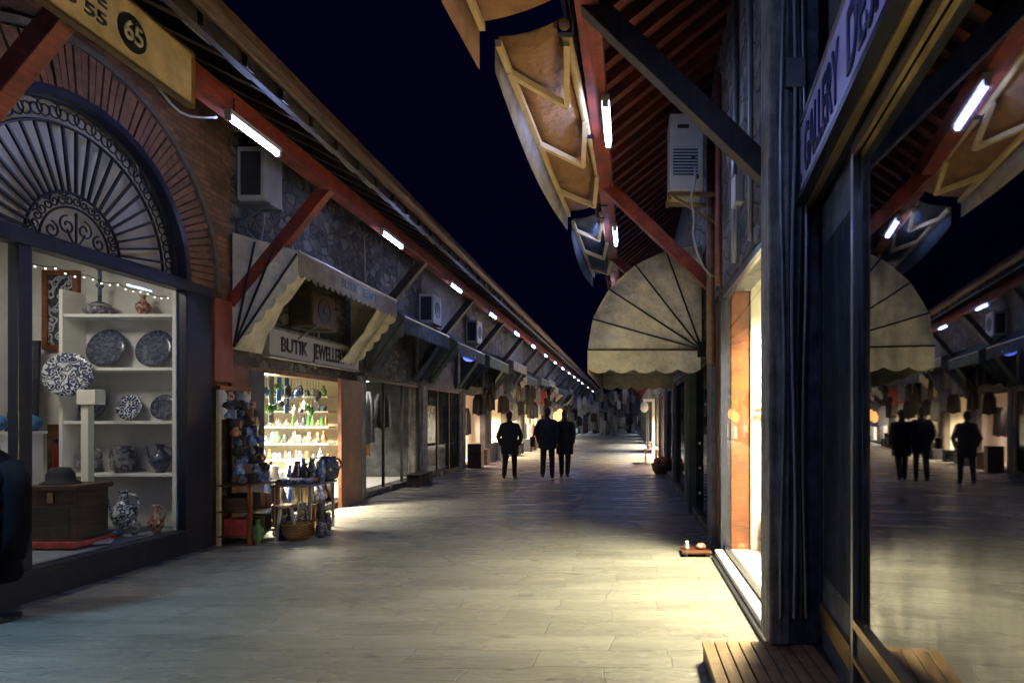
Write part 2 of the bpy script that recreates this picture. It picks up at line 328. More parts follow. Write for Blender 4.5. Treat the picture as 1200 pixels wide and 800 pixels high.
# ------------------------------------------------------------------ mesh builder
class MB:
    def __init__(s): s.bm = bmesh.new()
    def pts(s, ps): return [s.bm.verts.new(Vector(p)) for p in ps]
    def face(s, ps):
        try: return s.bm.faces.new(s.pts(ps))
        except ValueError: return None
    def box(s, x0, x1, y0, y1, z0, z1):
        v = s.pts([(x0, y0, z0), (x1, y0, z0), (x1, y1, z0), (x0, y1, z0), (x0, y0, z1), (x1, y0, z1), (x1, y1, z1), (x0, y1, z1)])
        for f in ((3, 2, 1, 0), (4, 5, 6, 7), (0, 1, 5, 4), (1, 2, 6, 5), (2, 3, 7, 6), (3, 0, 4, 7)):
            s.bm.faces.new([v[i] for i in f])
        return s
    def obox(s, c, ax, ay, az):
        """box from centre and three half-axis vectors"""
        c, ax, ay, az = map(Vector, (c, ax, ay, az))
        v = s.pts([c + ax * i + ay * j + az * k for k in (-1, 1) for (i, j) in ((-1, -1), (1, -1), (1, 1), (-1, 1))])
        for f in ((3, 2, 1, 0), (4, 5, 6, 7), (0, 1, 5, 4), (1, 2, 6, 5), (2, 3, 7, 6), (3, 0, 4, 7)):
            s.bm.faces.new([v[i] for i in f])
        return s
    def bar(s, a, b, w, h, up=(0, 0, 1)):
        a, b = Vector(a), Vector(b); d = (b - a)
        L = d.length / 2; d.normalize()
        up = Vector(up)
        if abs(d.dot(up)) > .98: up = Vector((1, 0, 0))
        sx = d.cross(up).normalized(); uz = sx.cross(d).normalized()
        return s.obox((a + b) / 2, d * L, sx * w / 2, uz * h / 2)
    def tube(s, path, r, n=8, cap=True):
        path = [Vector(p) for p in path]; rings = []
        N = len(path)
        rr = r if isinstance(r, (list, tuple)) else [r] * N
        up = Vector((0, 0, 1))
        d0 = (path[1] - path[0]).normalized()
        if abs(d0.dot(up)) > .95: up = Vector((1, 0, 0))
        sx = d0.cross(up).normalized()
        for i, p in enumerate(path):
            d = (path[min(i + 1, N - 1)] - path[max(i - 1, 0)])
            if d.length < 1e-9: d = d0.copy()
            d.normalize()
            sx = (sx - d * sx.dot(d)).normalized(); uy = d.cross(sx)
            rings.append([s.bm.verts.new(p + (sx * math.cos(2 * math.pi * k / n) + uy * math.sin(2 * math.pi * k / n)) * rr[i]) for k in range(n)])
        for a, b in zip(rings, rings[1:]):
            for k in range(n): s.bm.faces.new((a[k], a[(k + 1) % n], b[(k + 1) % n], b[k]))
        if cap:
            s.bm.faces.new(rings[0][::-1]); s.bm.faces.new(rings[-1])
        return s
    def lathe(s, prof, c=(0, 0, 0), n=20, ax=(0, 0, 1)):
        c = Vector(c); ax = Vector(ax).normalized()
        u = ax.orthogonal().normalized(); w = ax.cross(u)
        rings = []
        for r, z in prof:
            r = max(r, .0008)
            rings.append([s.bm.verts.new(c + ax * z + (u * math.cos(2 * math.pi * k / n) + w * math.sin(2 * math.pi * k / n)) * r) for k in range(n)])
        for a, b in zip(rings, rings[1:]):
            for k in range(n): s.bm.faces.new((a[k], a[(k + 1) % n], b[(k + 1) % n], b[k]))
        s.bm.faces.new(rings[0][::-1]); s.bm.faces.new(rings[-1])
        return s
    def prism(s, poly, ext):
        """closed slab from a 3D polygon, thickened by vector ext"""
        e = Vector(ext); a = s.pts(poly); b = s.pts([Vector(p) + e for p in poly])
        s.bm.faces.new(a[::-1]); s.bm.faces.new(b)
        n = len(poly)
        for k in range(n): s.bm.faces.new((a[k], a[(k + 1) % n], b[(k + 1) % n], b[k]))
        return s
    def ball(s, c, r, sz=(1, 1, 1), n=12):
        mtx = Matrix.Translation(Vector(c)) @ Matrix.Diagonal((*[r * k for k in sz], 1))
        bmesh.ops.create_uvsphere(s.bm, u_segments=n, v_segments=max(6, n // 2), radius=1, matrix=mtx)
        return s
    def capsule(s, a, b, ra, rb, n=12):
        a, b = Vector(a), Vector(b)
        s.tube([a, a.lerp(b, .5), b], [ra, (ra + rb) / 2, rb], n)
        s.ball(a, ra, n=n); s.ball(b, rb, n=n)
        return s
    def build(s, name, m, parent=None, smooth=False, bevel=0., solid=0.):
        bmesh.ops.recalc_face_normals(s.bm, faces=s.bm.faces[:])
        off = parent_world(parent) if parent else Vector((0, 0, 0))
        if parent is None:
            zs = [v.co.z for v in s.bm.verts]; xs = [v.co.x for v in s.bm.verts]; ys = [v.co.y for v in s.bm.verts]
            off = Vector(((min(xs) + max(xs)) / 2, (min(ys) + max(ys)) / 2, min(zs)))
        bmesh.ops.translate(s.bm, vec=-off, verts=s.bm.verts[:])
        me = bpy.data.meshes.new(name); s.bm.to_mesh(me); s.bm.free()
        if smooth:
            for f in me.polygons: f.use_smooth = True
        o = bpy.data.objects.new(name, me); COL.objects.link(o)
        me.materials.append(M[m] if isinstance(m, str) else m)
        if parent: o.parent = parent
        else: o.location = off
        if solid:
            k = o.modifiers.new('thick', 'SOLIDIFY'); k.thickness = solid; k.offset = 0
        if bevel:
            k = o.modifiers.new('bevel', 'BEVEL'); k.width = bevel; k.segments = 2; k.limit_method = 'ANGLE'
        return o

def parent_world(p):
    v = Vector((0, 0, 0))
    while p is not None: v += p.location; p = p.parent
    return v

def tag(o, label, cat, group=None):
    o['label'] = label; o['category'] = cat
    if group: o['group'] = group
    return o
def thing(name, loc, label, cat, group=None):
    o = bpy.data.objects.new(name, None); COL.objects.link(o); o.location = loc; o.empty_display_size = .1
    return tag(o, label, cat, group)
def struct(o, kind='structure'):
    o['kind'] = kind; return o
def dup(root, delta, label=None, group=None, parent=None):
    r = root.copy(); COL.objects.link(r)
    if parent is None:
        r.location = root.location + Vector(delta)
    else:
        r.parent = parent
    if label: r['label'] = label
    if group: r['group'] = group
    for ch in list(root.children): dup(ch, None, parent=r)
    return r

def lettering(body, height, m, parent, org, U, V, N, depth=.008, width=None, name='lettering', bold=0.):
    cu = bpy.data.curves.new('t', 'FONT'); cu.body = body; cu.size = 1; cu.extrude = 0; cu.offset = bold
    to = bpy.data.objects.new('t', cu); COL.objects.link(to)
    dg = bpy.context.evaluated_depsgraph_get()
    me = bpy.data.meshes.new_from_object(to.evaluated_get(dg))
    bpy.data.objects.remove(to)
    xs = [v.co.x for v in me.vertices]; ys = [v.co.y for v in me.vertices]
    k = height / .70
    kx = k if width is None else width / (max(xs) - min(xs))
    x0 = min(xs)
    org, U, V, N = Vector(org), Vector(U).normalized(), Vector(V).normalized(), Vector(N).normalized()
    off = parent_world(parent)
    for v in me.vertices:
        v.co = org + U * ((v.co.x - x0) * kx) + V * (v.co.y * k) + N * depth - off
    bm = bmesh.new(); bm.from_mesh(me)
    ext = bmesh.ops.extrude_face_region(bm, geom=bm.faces[:])
    bmesh.ops.translate(bm, vec=-N * (depth * .8), verts=[e for e in ext['geom'] if isinstance(e, bmesh.types.BMVert)])
    bmesh.ops.recalc_face_normals(bm, faces=bm.faces[:])
    bm.to_mesh(me); bm.free()
    me.materials.clear(); me.materials.append(M[m])
    o = bpy.data.objects.new(name, me); COL.objects.link(o); o.parent = parent
    return o

def area(name, loc, size, power, col, rot=(0, 0, 0), sy=None):
    L = bpy.data.lights.new(name, 'AREA'); L.energy = power; L.color = col
    L.shape = 'RECTANGLE'; L.size = size; L.size_y = sy or size
    o = bpy.data.objects.new(name, L); COL.objects.link(o); o.location = loc; o.rotation_euler = rot
    return o

# ------------------------------------------------------------------ camera, world, lights of the sky
F = 740.; HC = 1.55
cam = bpy.data.cameras.new('camera'); co = bpy.data.objects.new('camera', cam); COL.objects.link(co)
co.location = (0, 0, HC); co.rotation_euler = (R(90), 0, 0)
cam.sensor_width = 36; cam.lens = F / 1200 * 36
cam.shift_x = -137 / 1200; cam.shift_y = 90 / 1200
cam.clip_start = .05; cam.clip_end = 2000
sc.camera = co
w = bpy.data.worlds.new('World'); sc.world = w; w.use_nodes = True
wn, wl = w.node_tree.nodes, w.node_tree.links
sky = wn.new('ShaderNodeTexSky'); sky.sky_type = 'NISHITA'; sky.sun_disc = False
sky.sun_elevation = R(-6); sky.sun_rotation = R(200)
bg = wn['Background']
mixc = wn.new('ShaderNodeMix'); mixc.data_type = 'RGBA'; mixc.blend_type = 'ADD'; mixc.inputs[0].default_value = .1
mixc.inputs[6].default_value = (.0005, .0006, .0066, 1)
wl.new(sky.outputs[0], mixc.inputs[7]); wl.new(mixc.outputs[2], bg.inputs['Color'])
bg.inputs['Strength'].default_value = 1.
sun = bpy.data.lights.new('moon', 'SUN'); sun.energy = .012; sun.angle = R(.5); sun.color = (.6, .7, 1.)
so = bpy.data.objects.new('moon', sun); COL.objects.link(so); so.rotation_euler = (R(35), 0, R(20))
vs = sc.view_settings
vs.view_transform = 'Standard'; vs.look = 'None'; vs.exposure = 0; vs.gamma = 1; vs.use_curve_mapping = False
sc.cycles.use_denoising = True
sc.cycles.max_bounces = 7; sc.cycles.diffuse_bounces = 4; sc.cycles.glossy_bounces = 4; sc.cycles.transparent_max_bounces = 10
sc.cycles.sample_clamp_indirect = 6; sc.cycles.caustics_reflective = False; sc.cycles.caustics_refractive = False

# ------------------------------------------------------------------ ground
g = MB(); g.face([(-60, -30, 0), (60, -30, 0), (60, 260, 0), (-60, 260, 0)])
struct(g.build('street_paving', 'ground'))

XL = -5.08          # left shop fronts
XR = 1.03           # right shop fronts

# ------------------------------------------------------------------ eaves of both sides
LB = [4.4 + 3.7 * k for k in range(26)]; LB[1] = 8.05
RB = [4.3 + 3.37 * k for k in range(28)]

def eave(side, ys, label):
    s = -1 if side == 'l' else 1
    if side == 'l':
        wx, bx, bz, ex, ez, tx, tz, wz = XL, -3.83, 4.54, -3.2, 4.52, XL - .1, 5.5, 3.0
    else:
        wx, bx, bz, ex, ez, tx, tz, wz = XR, -.28, 4.42, -.42, 4.5, XR + .1, 5.75, 3.15
    Y0, Y1 = -3., 98.
    t = thing('eave_roof', (bx, 0, 0), label, 'roof')
    nrm = Vector((tz - ez, 0, -(tx - ex)));
    if nrm.z < 0: nrm = -nrm
    nrm.normalize()
    m = MB(); m.prism([(ex, Y0, ez + .1), (tx, Y0, tz + .1), (tx, Y1, tz + .1), (ex, Y1, ez + .1)], nrm * .05); m.build('roof_boarding', 'roof', t)
    m = MB(); m.prism([(ex + s * -.06, Y0, ez + .17), (tx, Y0, tz + .17), (tx, Y1, tz + .17), (ex + s * -.06, Y1, ez + .17)], nrm * .06); m.build('tile_covering', 'tile', t)
    m = MB(); m.box(bx - .085, bx + .085, Y0, Y1, bz - .1, bz + .1); m.build('beam', 'redwood', t, bevel=.01)
    if side == 'l':
        gt = MB(); prof = [(math.cos(a) * .075, math.sin(a) * .075) for a in [math.pi + math.pi * k / 8 for k in range(9)]]
        gt.prism([(ex + .05 + a, Y0, ez + .12 + b) for a, b in prof], (0, Y1 - Y0, 0)); gt.build('gutter', 'copper', t)
        m = MB()
        m.box(ex - .1, ex - .04, Y0, Y1, ez - .02, ez + .12); m.build('fascia_board', 'darkwood', t)
        m = MB()
        m.tube([(bx + .32, y, bz + .16 + .012 * math.sin(y * 2.1)) for y in [Y0 + k * .8 for k in range(int((Y1 - Y0) / .8))]], .02, 6); m.build('conduit', 'galv', t)
    n = 0; far = MB(); y = 1.5
    step = .34 if side == 'r' else .55
    while y < Y1:
        q = far if n >= 100 else MB()
        w2 = .055
        q.prism([(ex, y - w2, ez + .09), (tx, y - w2, tz + .09), (tx, y - w2, tz - .03), (ex, y - w2, ez - .03)], (0, 2 * w2, 0))
        if n < 100: q.build('rafter', 'redwood_x' if side == 'r' else 'darkwood', t)
        n += 1; y += step
    if len(far.bm.verts): struct(far.build('rafters_beyond', 'redwood_x', t), 'stuff')
    for i, y in enumerate(ys):
        m = MB(); m.bar((wx - s * .02, y, wz), (bx, y, bz - .04), .13, .15)
        dark = (side == 'r' and i == 0) or (side == 'l' and i > 2)
        b = m.build('brace', 'darkwood' if dark else 'redwood', t, bevel=.008)
        if side == 'r' and i == 0: b['label'] = 'nearly black timber brace'
    return t
eave('l', [.75] + LB, 'long timber eave roof over the left row of shops, with gutter and red beam')
eave('r', RB, 'timber eave roof with closely set red rafters over the right row of shops')

# ------------------------------------------------------------------ fluorescent tubes on the beams
def tube_lamp(x, y, z, ln, label, group, out):
    t = thing('fluorescent_lamp', (x, y, z), label, 'lamp', group)
    m = MB(); m.box(x - .035, x + .035, y, y + ln, z + .03, z + .075); m.build('housing', 'acwhite', t)
    m = MB(); m.tube([(x, y + .03, z), (x, y + ln - .03, z)], .019, 8); m.build('tube', 'tube', t)
    m = MB(); m.box(x - .025, x + .025, y, y + .03, z - .025, z + .03); m.build('end_cap', 'acwhite', t)
    m = MB(); m.box(x - .025, x + .025, y + ln - .03, y + ln, z - .025, z + .03); m.build('end_cap', 'acwhite', t)
    m = MB(); m.tube([(x, y + .1, z + .07), (x, y + .1, z + .22)], .006, 6); m.tube([(x, y + ln - .1, z + .07), (x, y + ln - .1, z + .22)], .006, 6)
    m.build('hanger', 'cabledark', t)
    return t
GL = 'fluorescent lamps under the left eave'
l0 = tube_lamp(-3.72, 5.85, 4.34, .85, 'bright white fluorescent lamp beside the ochre sign, above the arched shop', GL, 1)
for k in (-2, -1):
    dup(l0, (0, 3.65 * k, 0), 'fluorescent lamp under the left eave nearest the viewer, left of the ochre sign', GL)
for k in list(range(1, 13)) + [14, 16, 19, 22]:
    lab = {1: 'white fluorescent lamp above the beige awning of the bright shop',
           2: 'white fluorescent lamp next along the left beam after the one above the beige awning',
           3: 'small white fluorescent lamp on the left beam above the dark slate awnings'}.get(k, 'tiny far white fluorescent lamp in the row receding along the left eave')
    dup(l0, (0, 3.65 * k, 0), lab, GL)
GR = 'fluorescent lamps under the right eave'
r0 = tube_lamp(-.2, 5.35, 4.22, .85, 'white fluorescent lamp under the right eave beside the tan folding awning', GR, 1)
r0['label'] = 'white fluorescent lamp under the right eave beside the tan folding awning'
for k in (-2, -1):
    dup(r0, (0, 3.55 * k, 0), 'fluorescent lamp under the right eave nearest the viewer, beside the nearest folding awning', GR)
for k in range(1, 14):
    dup(r0, (0, 3.55 * k, 0), 'white fluorescent lamp under the right eave above the fan shaped awning' if k == 1 else 'far white fluorescent lamp under the right eave beyond the fan shaped awning', GR)

# ------------------------------------------------------------------ LEFT: arched antique shop
SC = (5.86, 3.12); RI = 1.31
def arch_pts(r, n=40, a0=0, a1=math.pi): return [(SC[0] + r * math.cos(a0 + (a1 - a0) * k / n), SC[1] + r * math.sin(a0 + (a1 - a0) * k / n)) for k in range(n + 1)]
t = thing('arched_shop', (XL, 5.8, 0), 'old brick antique shop with a large semicircular fanlight over its show window', 'shop')
S1 = t
def arch_wall(r, y0, y1, ztop, zb0):
    m = MB(); ys = sorted(set([y0, y1] + [SC[0] - r + 2 * r * k / 48 for k in range(49)]))
    def zl(y):
        d = abs(y - SC[0])
        return SC[1] + math.sqrt(max(0, r * r - d * d)) if d < r else SC[1]
    for a, b in zip(ys, ys[1:]):
        m.face([(XL, a, zl(a)), (XL, b, zl(b)), (XL, b, ztop), (XL, a, ztop)])
        m.face([(XL, a, zl(a)), (XL, b, zl(b)), (XL - .3, b, zl(b)), (XL - .3, a, zl(a))])
    bmesh.ops.remove_doubles(m.bm, verts=m.bm.verts[:], dist=.0005)
    return m
arch_wall(1.36, 3.9, 8.05, 5.6, 0).build('wall', 'brick', t)
m = MB(); m.box(XL - .35, XL, -3, 1.6, 0, 5.6); m.box(XL - .3, XL, 1.6, 3.9, 3.14, 5.6); m.build('side_wall', 'stone', t)
m = MB(); m.box(XL - .3, XL - .004, 7.64, 8.0, 0, 3.12); m.build('pillar', 'brick', t)
m = MB(); m.box(XL + .002, XL + .06, 7.66, 8.02, 2.0, 3.02); m.build('red_panel', 'pipe_red', t, bevel=.01)
# voussoirs
m = MB(); nb = 64
for k in range(nb):
    a = math.pi * k / nb; b = math.pi * (k + .8) / nb
    r0_, r1_ = 1.38, 1.80 + rnd.uniform(-.03, .03); d = .05 + rnd.uniform(0, .02)
    P = [(XL - .05, SC[0] + r0_ * math.cos(a), SC[1] + r0_ * math.sin(a)), (XL - .05, SC[0] + r1_ * math.cos(a), SC[1] + r1_ * math.sin(a)),
         (XL - .05, SC[0] + r1_ * math.cos(b), SC[1] + r1_ * math.sin(b)), (XL - .05, SC[0] + r0_ * math.cos(b), SC[1] + r0_ * math.sin(b))]
    m.prism(P, (.05 + d, 0, 0))
m.build('brick_arch', 'voussoir', t)
m = MB(); o_, i_ = arch_pts(1.86), arch_pts(1.80)
m.prism([(XL, y, z) for y, z in o_] + [(XL, y, z) for y, z in i_[::-1]], (.09, 0, 0)); m.build('arch_moulding', 'mortar', t)
m = MB(); o_, i_ = arch_pts(1.375), arch_pts(1.3)
m.prism([(XL - .1, y, z) for y, z in o_] + [(XL - .1, y, z) for y, z in i_[::-1]], (.17, 0, 0)); m.build('arch_frame', 'black', t)
# fanlight: iron grille in front of a frosted pane
m = MB(); m.prism([(XL - .13, y, z) for y, z in arch_pts(1.34)], (.01, 0, 0)); m.build('fanlight_pane', 'frost', t)
m = MB()
def ring(r, rad, a0=0, a1=math.pi, x=XL - .05, n=48): m.tube([(x, y, z) for y, z in arch_pts(r, n, a0, a1)], rad, 6)
ring(1.29, .02); ring(1.09, .014); ring(.5, .014); ring(.37, .011)
for k in range(1, 24):
    a = math.pi * k / 24
    m.bar((XL - .05, SC[0] + .5 * math.cos(a), SC[1] + .5 * math.sin(a)), (XL - .05, SC[0] + 1.09 * math.cos(a), SC[1] + 1.09 * math.sin(a)), .022, .022, up=(1, 0, 0))
def scroll(a, rc, rad, flip):
    c = Vector((XL - .045, SC[0] + rc * math.cos(a), SC[1] + rc * math.sin(a)))
    e1 = Vector((0, math.cos(a), math.sin(a))); e2 = Vector((0, -math.sin(a), math.cos(a))) * flip
    pts = []
    for k in range(15):
        th = k / 14 * 4.2 * math.pi / 1.6; rr = rad * (1 - .72 * k / 14)
        pts.append(c + e1 * rr * math.cos(th) + e2 * rr * math.sin(th))
    m.tube(pts, .0085, 5)
for k in range(40):
    scroll(math.pi * (k + .5) / 40, 1.19, .082, 1 if k % 2 else -1)
for k in range(17):
    scroll(math.pi * (k + .5) / 17, .435, .05, 1 if k % 2 else -1)
# heart shaped scrolls around a small pendant in the hub
def spiral(cy, cz, rad, a0, turn, n=26, rr=.009):
    m.tube([(XL - .05, SC[0] + cy + rad * (1 - .75 * k / n) * math.cos(a0 + turn * k / n), SC[1] + cz + rad * (1 - .75 * k / n) * math.sin(a0 + turn * k / n)) for k in range(n + 1)], rr, 5)
for sg in (-1, 1):
    spiral(sg * .09, .19, .09, math.pi / 2 - sg * math.pi / 2 * 0 , -sg * 8.0)
    spiral(sg * .25, .11, .075, math.pi / 2, sg * 8.0)
    m.tube([(XL - .05, SC[0] + sg * .012 * k, SC[1] + .02 + .0045 * k * k * .25 + .008 * k) for k in range(9)], .009, 5)
m.lathe([(.001, .34), (.016, .31), (.001, .28)], (XL - .05, SC[0], SC[1]), 10)
m.bar((XL - .05, SC[0], SC[1] + .02), (XL - .05, SC[0], SC[1] + .3), .014, .014, up=(1, 0, 0))
m.build('fanlight_grille', 'iron', t)
# black window frame
m = MB()
m.box(XL - .1, XL + .05, 1.6, 7.64, 3.0, 3.14)
fr = m.build('transom_bar', 'black', t, bevel=.01)
m = MB(); m.box(XL - .06, XL + .04, 7.2, 7.635, 0, 3.0); m.build('jamb', 'black', t, bevel=.01)
m = MB(); m.box(XL - .06, XL + .03, 5.22, 5.35, .28, 3.0); m.build('mullion', 'black', t, bevel=.008)
m = MB(); m.box(XL - .12, XL + .03, 1.6, 7.2, 0, .24); m.box(XL - .12, XL + .06, 1.6, 7.2, .24, .28); m.build('stall_riser', 'black', t, bevel=.006)
for (a, b) in ((5.35, 7.2), (1.6, 5.22)):
    m = MB(); m.box(XL - .045, XL - .04, a, b, .28, 3.0); m.build('window_pane', 'glass_show', t)
# interior
m = MB(); m.box(-7.25, -7.2, .5, 7.58, .26, 3.66); m.build('back_wall', 'offwhite', t)
m = MB(); m.box(-7.2, XL - .31, 7.52, 7.58, .26, 3.6); m.box(XL - .31, XL - .07, 7.52, 7.58, .26, 3.0); m.build('end_wall', 'offwhite', t)
m = MB(); m.box(-7.2, XL - .13, .5, 7.52, .2, .26); m.build('display_floor', 'greycloth', t)
m = MB(); m.box(-7.2, XL - .15, .5, 7.52, 3.6, 3.66); m.build('ceiling', 'offwhite', t)
m = MB(); m.box(-6.6, -5.7, 5.3, 5.9, 3.54, 3.595); m.build('ceiling_light', mat_emit('antique_shop_panel', (1., .86, .66), 3.4), t)
m = MB(); m.box(-6.0, -5.6, 2.2, 3.6, 3.55, 3.595); m.build('ceiling_light', mat_emit('added_cool_panel', (.6, .86, 1.), 2.5), t)  # added panel, unseen, goes with the cool fill lamp below
area('added_cool_light', (-5.8, 2.9, 3.52), .4, 170, (.5, .84, 1.), sy=1.4)  # added lamp out of view, tints the near left paving teal
m = MB(); m.box(-7.2, -5.45, 4.0, 4.05, .26, 3.6); m.build('light_baffle', 'offwhite', t)  # added wall out of view, keeps the cool lamp off the display
area('antique_shop_light', (-6.1, 5.6, 3.52), .8, 40, (1., .86, .68))
# shelf unit against the end wall
t = thing('display_shelves', (-5.8, 7.35, .28), 'tall white shelf unit of plates and jugs behind the arched shop window', 'shelf')
for z in (.92, 1.52, 2.13, 2.74):
    m = MB(); m.box(-6.45, -5.2, 7.2, 7.5, z - .035, z); m.build('shelf', 'white', t, bevel=.004)
for x in (-6.49, -5.2):
    m = MB(); m.box(x, x + .04, 7.19, 7.505, .27, 3.02); m.build('side_panel', 'white', t)
m = MB(); m.box(-6.45, -5.2, 7.505, 7.515, .27, 3.02); m.build('back_panel', 'offwhite', t)
def plate(x, z, y, r, mtl, label):
    m = MB(); m.lathe([(.001, 0), (r * .6, 0), (r * .66, .012), (r, .03), (r * .995, .036), (r * .62, .018), (.001, .014)], (x, y, z + r * .98), 28, ax=(0, -1, .25))
    return tag(m.build('plate', mtl, smooth=True), label, 'plate')
plate(-6.12, 2.14, 7.42, .23, 'plate_dark', 'large dark patterned plate standing left on the second shelf of the arched shop')
plate(-5.55, 2.14, 7.42, .225, 'plate_dark', 'large dark patterned plate standing right on the second shelf of the arched shop')
plate(-6.27, 1.53, 7.42, .16, 'plate_dark', 'dark plate at the left end of the third shelf of the arched shop')
plate(-5.85, 1.53, 7.42, .15, 'plate_white', 'white plate with swirling pattern in the middle of the third shelf')
plate(-5.45, 1.53, 7.42, .15, 'plate_dark', 'dark plate with speckled rim at the right end of the third shelf')
def vessel(name, x, y, z, h, r, mtl, label, cat, handle=True, spout=False, group=None, k=0):
    prof = [[(.5, 0), (.55, .03), (.95, .22), (1, .38), (.62, .6), (.38, .72), (.36, .84), (.52, .97), (.48, 1)],
            [(.45, 0), (.4, .06), (.7, .18), (1, .4), (.95, .55), (.5, .72), (.3, .8), (.34, .95), (.5, 1)],
            [(.6, 0), (.9, .12), (1, .4), (.9, .75), (.66, .88), (.7, 1)]][k]
    t = thing(name, (x, y, z), label, cat, group)
    m = MB(); m.lathe([(a * r, b * h) for a, b in prof] + [(r * .3, h * .98), (r * .3, h * .7)], (x, y, z), 20); m.build('body', mtl, t, smooth=True)
    if handle:
        m = MB(); m.tube([(x + r * .45, y, z + h * .92), (x + r * 1.05, y, z + h * .88), (x + r * 1.3, y, z + h * .65), (x + r * .95, y, z + h * .4)], r * .1, 6); m.build('handle', mtl, t, smooth=True)
    if spout:
        m = MB(); m.tube([(x - r * .85, y, z + h * .35), (x - r * 1.25, y, z + h * .6), (x - r * 1.5, y, z + h * .95)], [r * .16, r * .1, r * .08], 6); m.build('spout', mtl, t, smooth=True)
    return t
vessel('jug', -6.3, 7.36, .92, .3, .12, 'jug_glaze', 'round bodied dark jug with spout at the left of the fourth shelf', 'jug', spout=True)
t = vessel('jug', -5.9, 7.36, .92, .31, .12, 'jug_glaze', 'squat two handled jug in the middle of the fourth shelf', 'jug', k=2)
m = MB(); m.tube([(-5.9 - .06, 7.36, .92 + .29), (-5.9 - .13, 7.36, 1.19), (-5.9 - .15, 7.36, 1.1), (-5.9 - .11, 7.36, 1.03)], .012, 6); m.build('handle', 'jug_glaze', t)
vessel('ewer', -5.46, 7.36, .92, .33, .11, 'plate_dark', 'dark slender ewer with curved spout at the right of the fourth shelf', 'jug', spout=True, k=1)
vessel('bowl_stand', -6.15, 7.34, 2.74, .13, .16, 'jug_glaze', 'low dark footed bowl on the top shelf of the arched shop', 'bowl', handle=False, k=2)
m = MB(); m.lathe([(.09, 0), (.09, .02), (.02, .05), (.02, .2), (.045, .23), (.018, .26), (.02, .4), (.05, .43), (.03, .46)], (-6.15, 7.34, 2.86), 14)
tag(m.build('candlestick', 'plate_dark', smooth=True), 'dark turned candlestick on the footed bowl of the top shelf', 'candlestick')
vessel('vase', -5.66, 7.36, 2.74, .24, .08, 'vase_red', 'small reddish painted vase at the right of the top shelf', 'vase', handle=False, k=1)
vessel('ewer', -5.68, 7.1, .28, .46, .13, 'plate_white', 'tall blue and white two tone ewer standing on the window floor', 'jug', spout=True, k=1)
vessel('vase', -5.3, 7.08, .28, .3, .08, 'vase_red', 'red and white painted vase in the right corner of the window floor', 'vase', handle=True)
vessel('vase', -5.4, 6.9, .28, .2, .06, 'jug_glaze', 'small grey vase before the red and white vase on the window floor', 'vase', handle=False, k=1)
vessel('tea_bowl', -5.55, 6.8, .28, .08, .09, 'plate_dark', 'low dark bowl lying between the tall ewer and the small grey vase', 'bowl', handle=False, k=2)
# loose papers and trays on the window floor
for i, (x, y, a, l_) in enumerate(((-5.7, 6.5, .2, 'white open booklet on the window floor before the tall ewer'), (-6.05, 6.75, -.3, 'white folded paper on the window floor beside the wooden chest'),
                                  (-5.45, 6.45, .6, 'pale tray nearest the window corner on the window floor'), (-5.75, 5.75, -.2, 'pale oval tray lying on the window floor near the central mullion'))):
    m = MB(); c, s_ = math.cos(a), math.sin(a)
    m.obox((x, y, .285), (.14 * c, .14 * s_, 0), (-.1 * s_, .1 * c, 0), (0, 0, .008)); m.obox((x, y, .296), (.12 * c, .12 * s_, 0), (-.085 * s_, .085 * c, 0), (0, 0, .006))
    tag(m.build('booklet' if i < 2 else 'tray', 'whitecloth', bevel=.003), l_, 'booklet' if i < 2 else 'tray')
for i in range(7):
    x, y = -5.5 - .09 * i + rnd.uniform(-.05, .05), 5.7 + rnd.uniform(-.15, .25)
    m = MB(); m.lathe([(.02, 0), (.05, .02), (.065, .05), (.06, .05), (.03, .015)], (x, y, .28), 12)
    tag(m.build('trinket_bowl', ['copperware', 'jug_glaze', 'brassware'][i % 3], smooth=True), 'tiny metal trinket bowl among others on the floor of the arched shop window', 'bowl', 'trinket bowls on the window floor')
# wooden chest with a dark hat on it
t = thing('wooden_chest', (-5.67, 6.4, .28), 'dark wooden chest with red plinth standing in the arched shop window', 'chest')
m = MB(); m.box(-5.9, -5.44, 6.2, 6.6, .34, .84); cb_ = m.build('body', 'chest', t, bevel=.006)
m = MB(); m.box(-5.93, -5.41, 6.17, 6.63, .84, .89); m.build('lid', 'chest', t, bevel=.006)
m = MB(); m.box(-5.94, -5.4, 6.16, 6.64, .28, .34); m.build('plinth', 'redcloth', t, bevel=.006)
m = MB(); m.box(-5.7, -5.64, 6.185, 6.2, .72, .82); m.build('lock', 'brassware', cb_)
m = MB(); m.box(-5.85, -5.49, 6.192, 6.2, .4, .68); m.build('front_panel', 'darkwood', cb_, bevel=.004)
m = MB(); m.lathe([(.17, 0), (.16, .012), (.12, .03), (.115, .1), (.08, .16), (.001, .17)], (-5.76, 6.4, .89), 20)
tag(m.build('hat', 'coat_black', smooth=True), 'rounded black hat resting on the wooden chest', 'hat')
m = MB(); m.box(-6.8, -6.51, 7.38, 7.51, .28, 1.48); tag(m.build('niche_box', 'chest'), 'tall dark wooden box standing behind the red extinguisher', 'box')
t = thing('fire_extinguisher', (-6.6, 7.3, .28), 'red fire extinguisher before the tall dark box behind the wooden chest', 'fire extinguisher')
m = MB(); m.lathe([(.045, 0), (.05, .02), (.05, .9), (.035, .96), (.015, 1.0)], (-6.6, 7.3, .28), 18); m.build('body', 'red', t, smooth=True)
m = MB(); m.box(-6.615, -6.585, 7.25, 7.36, 1.27, 1.31); m.build('valve', 'black', t)
m = MB(); m.tube([(-6.58, 7.26, 1.29), (-6.54, 7.24, 1.2), (-6.54, 7.25, .9)], .008, 6); m.build('hose', 'black', t)
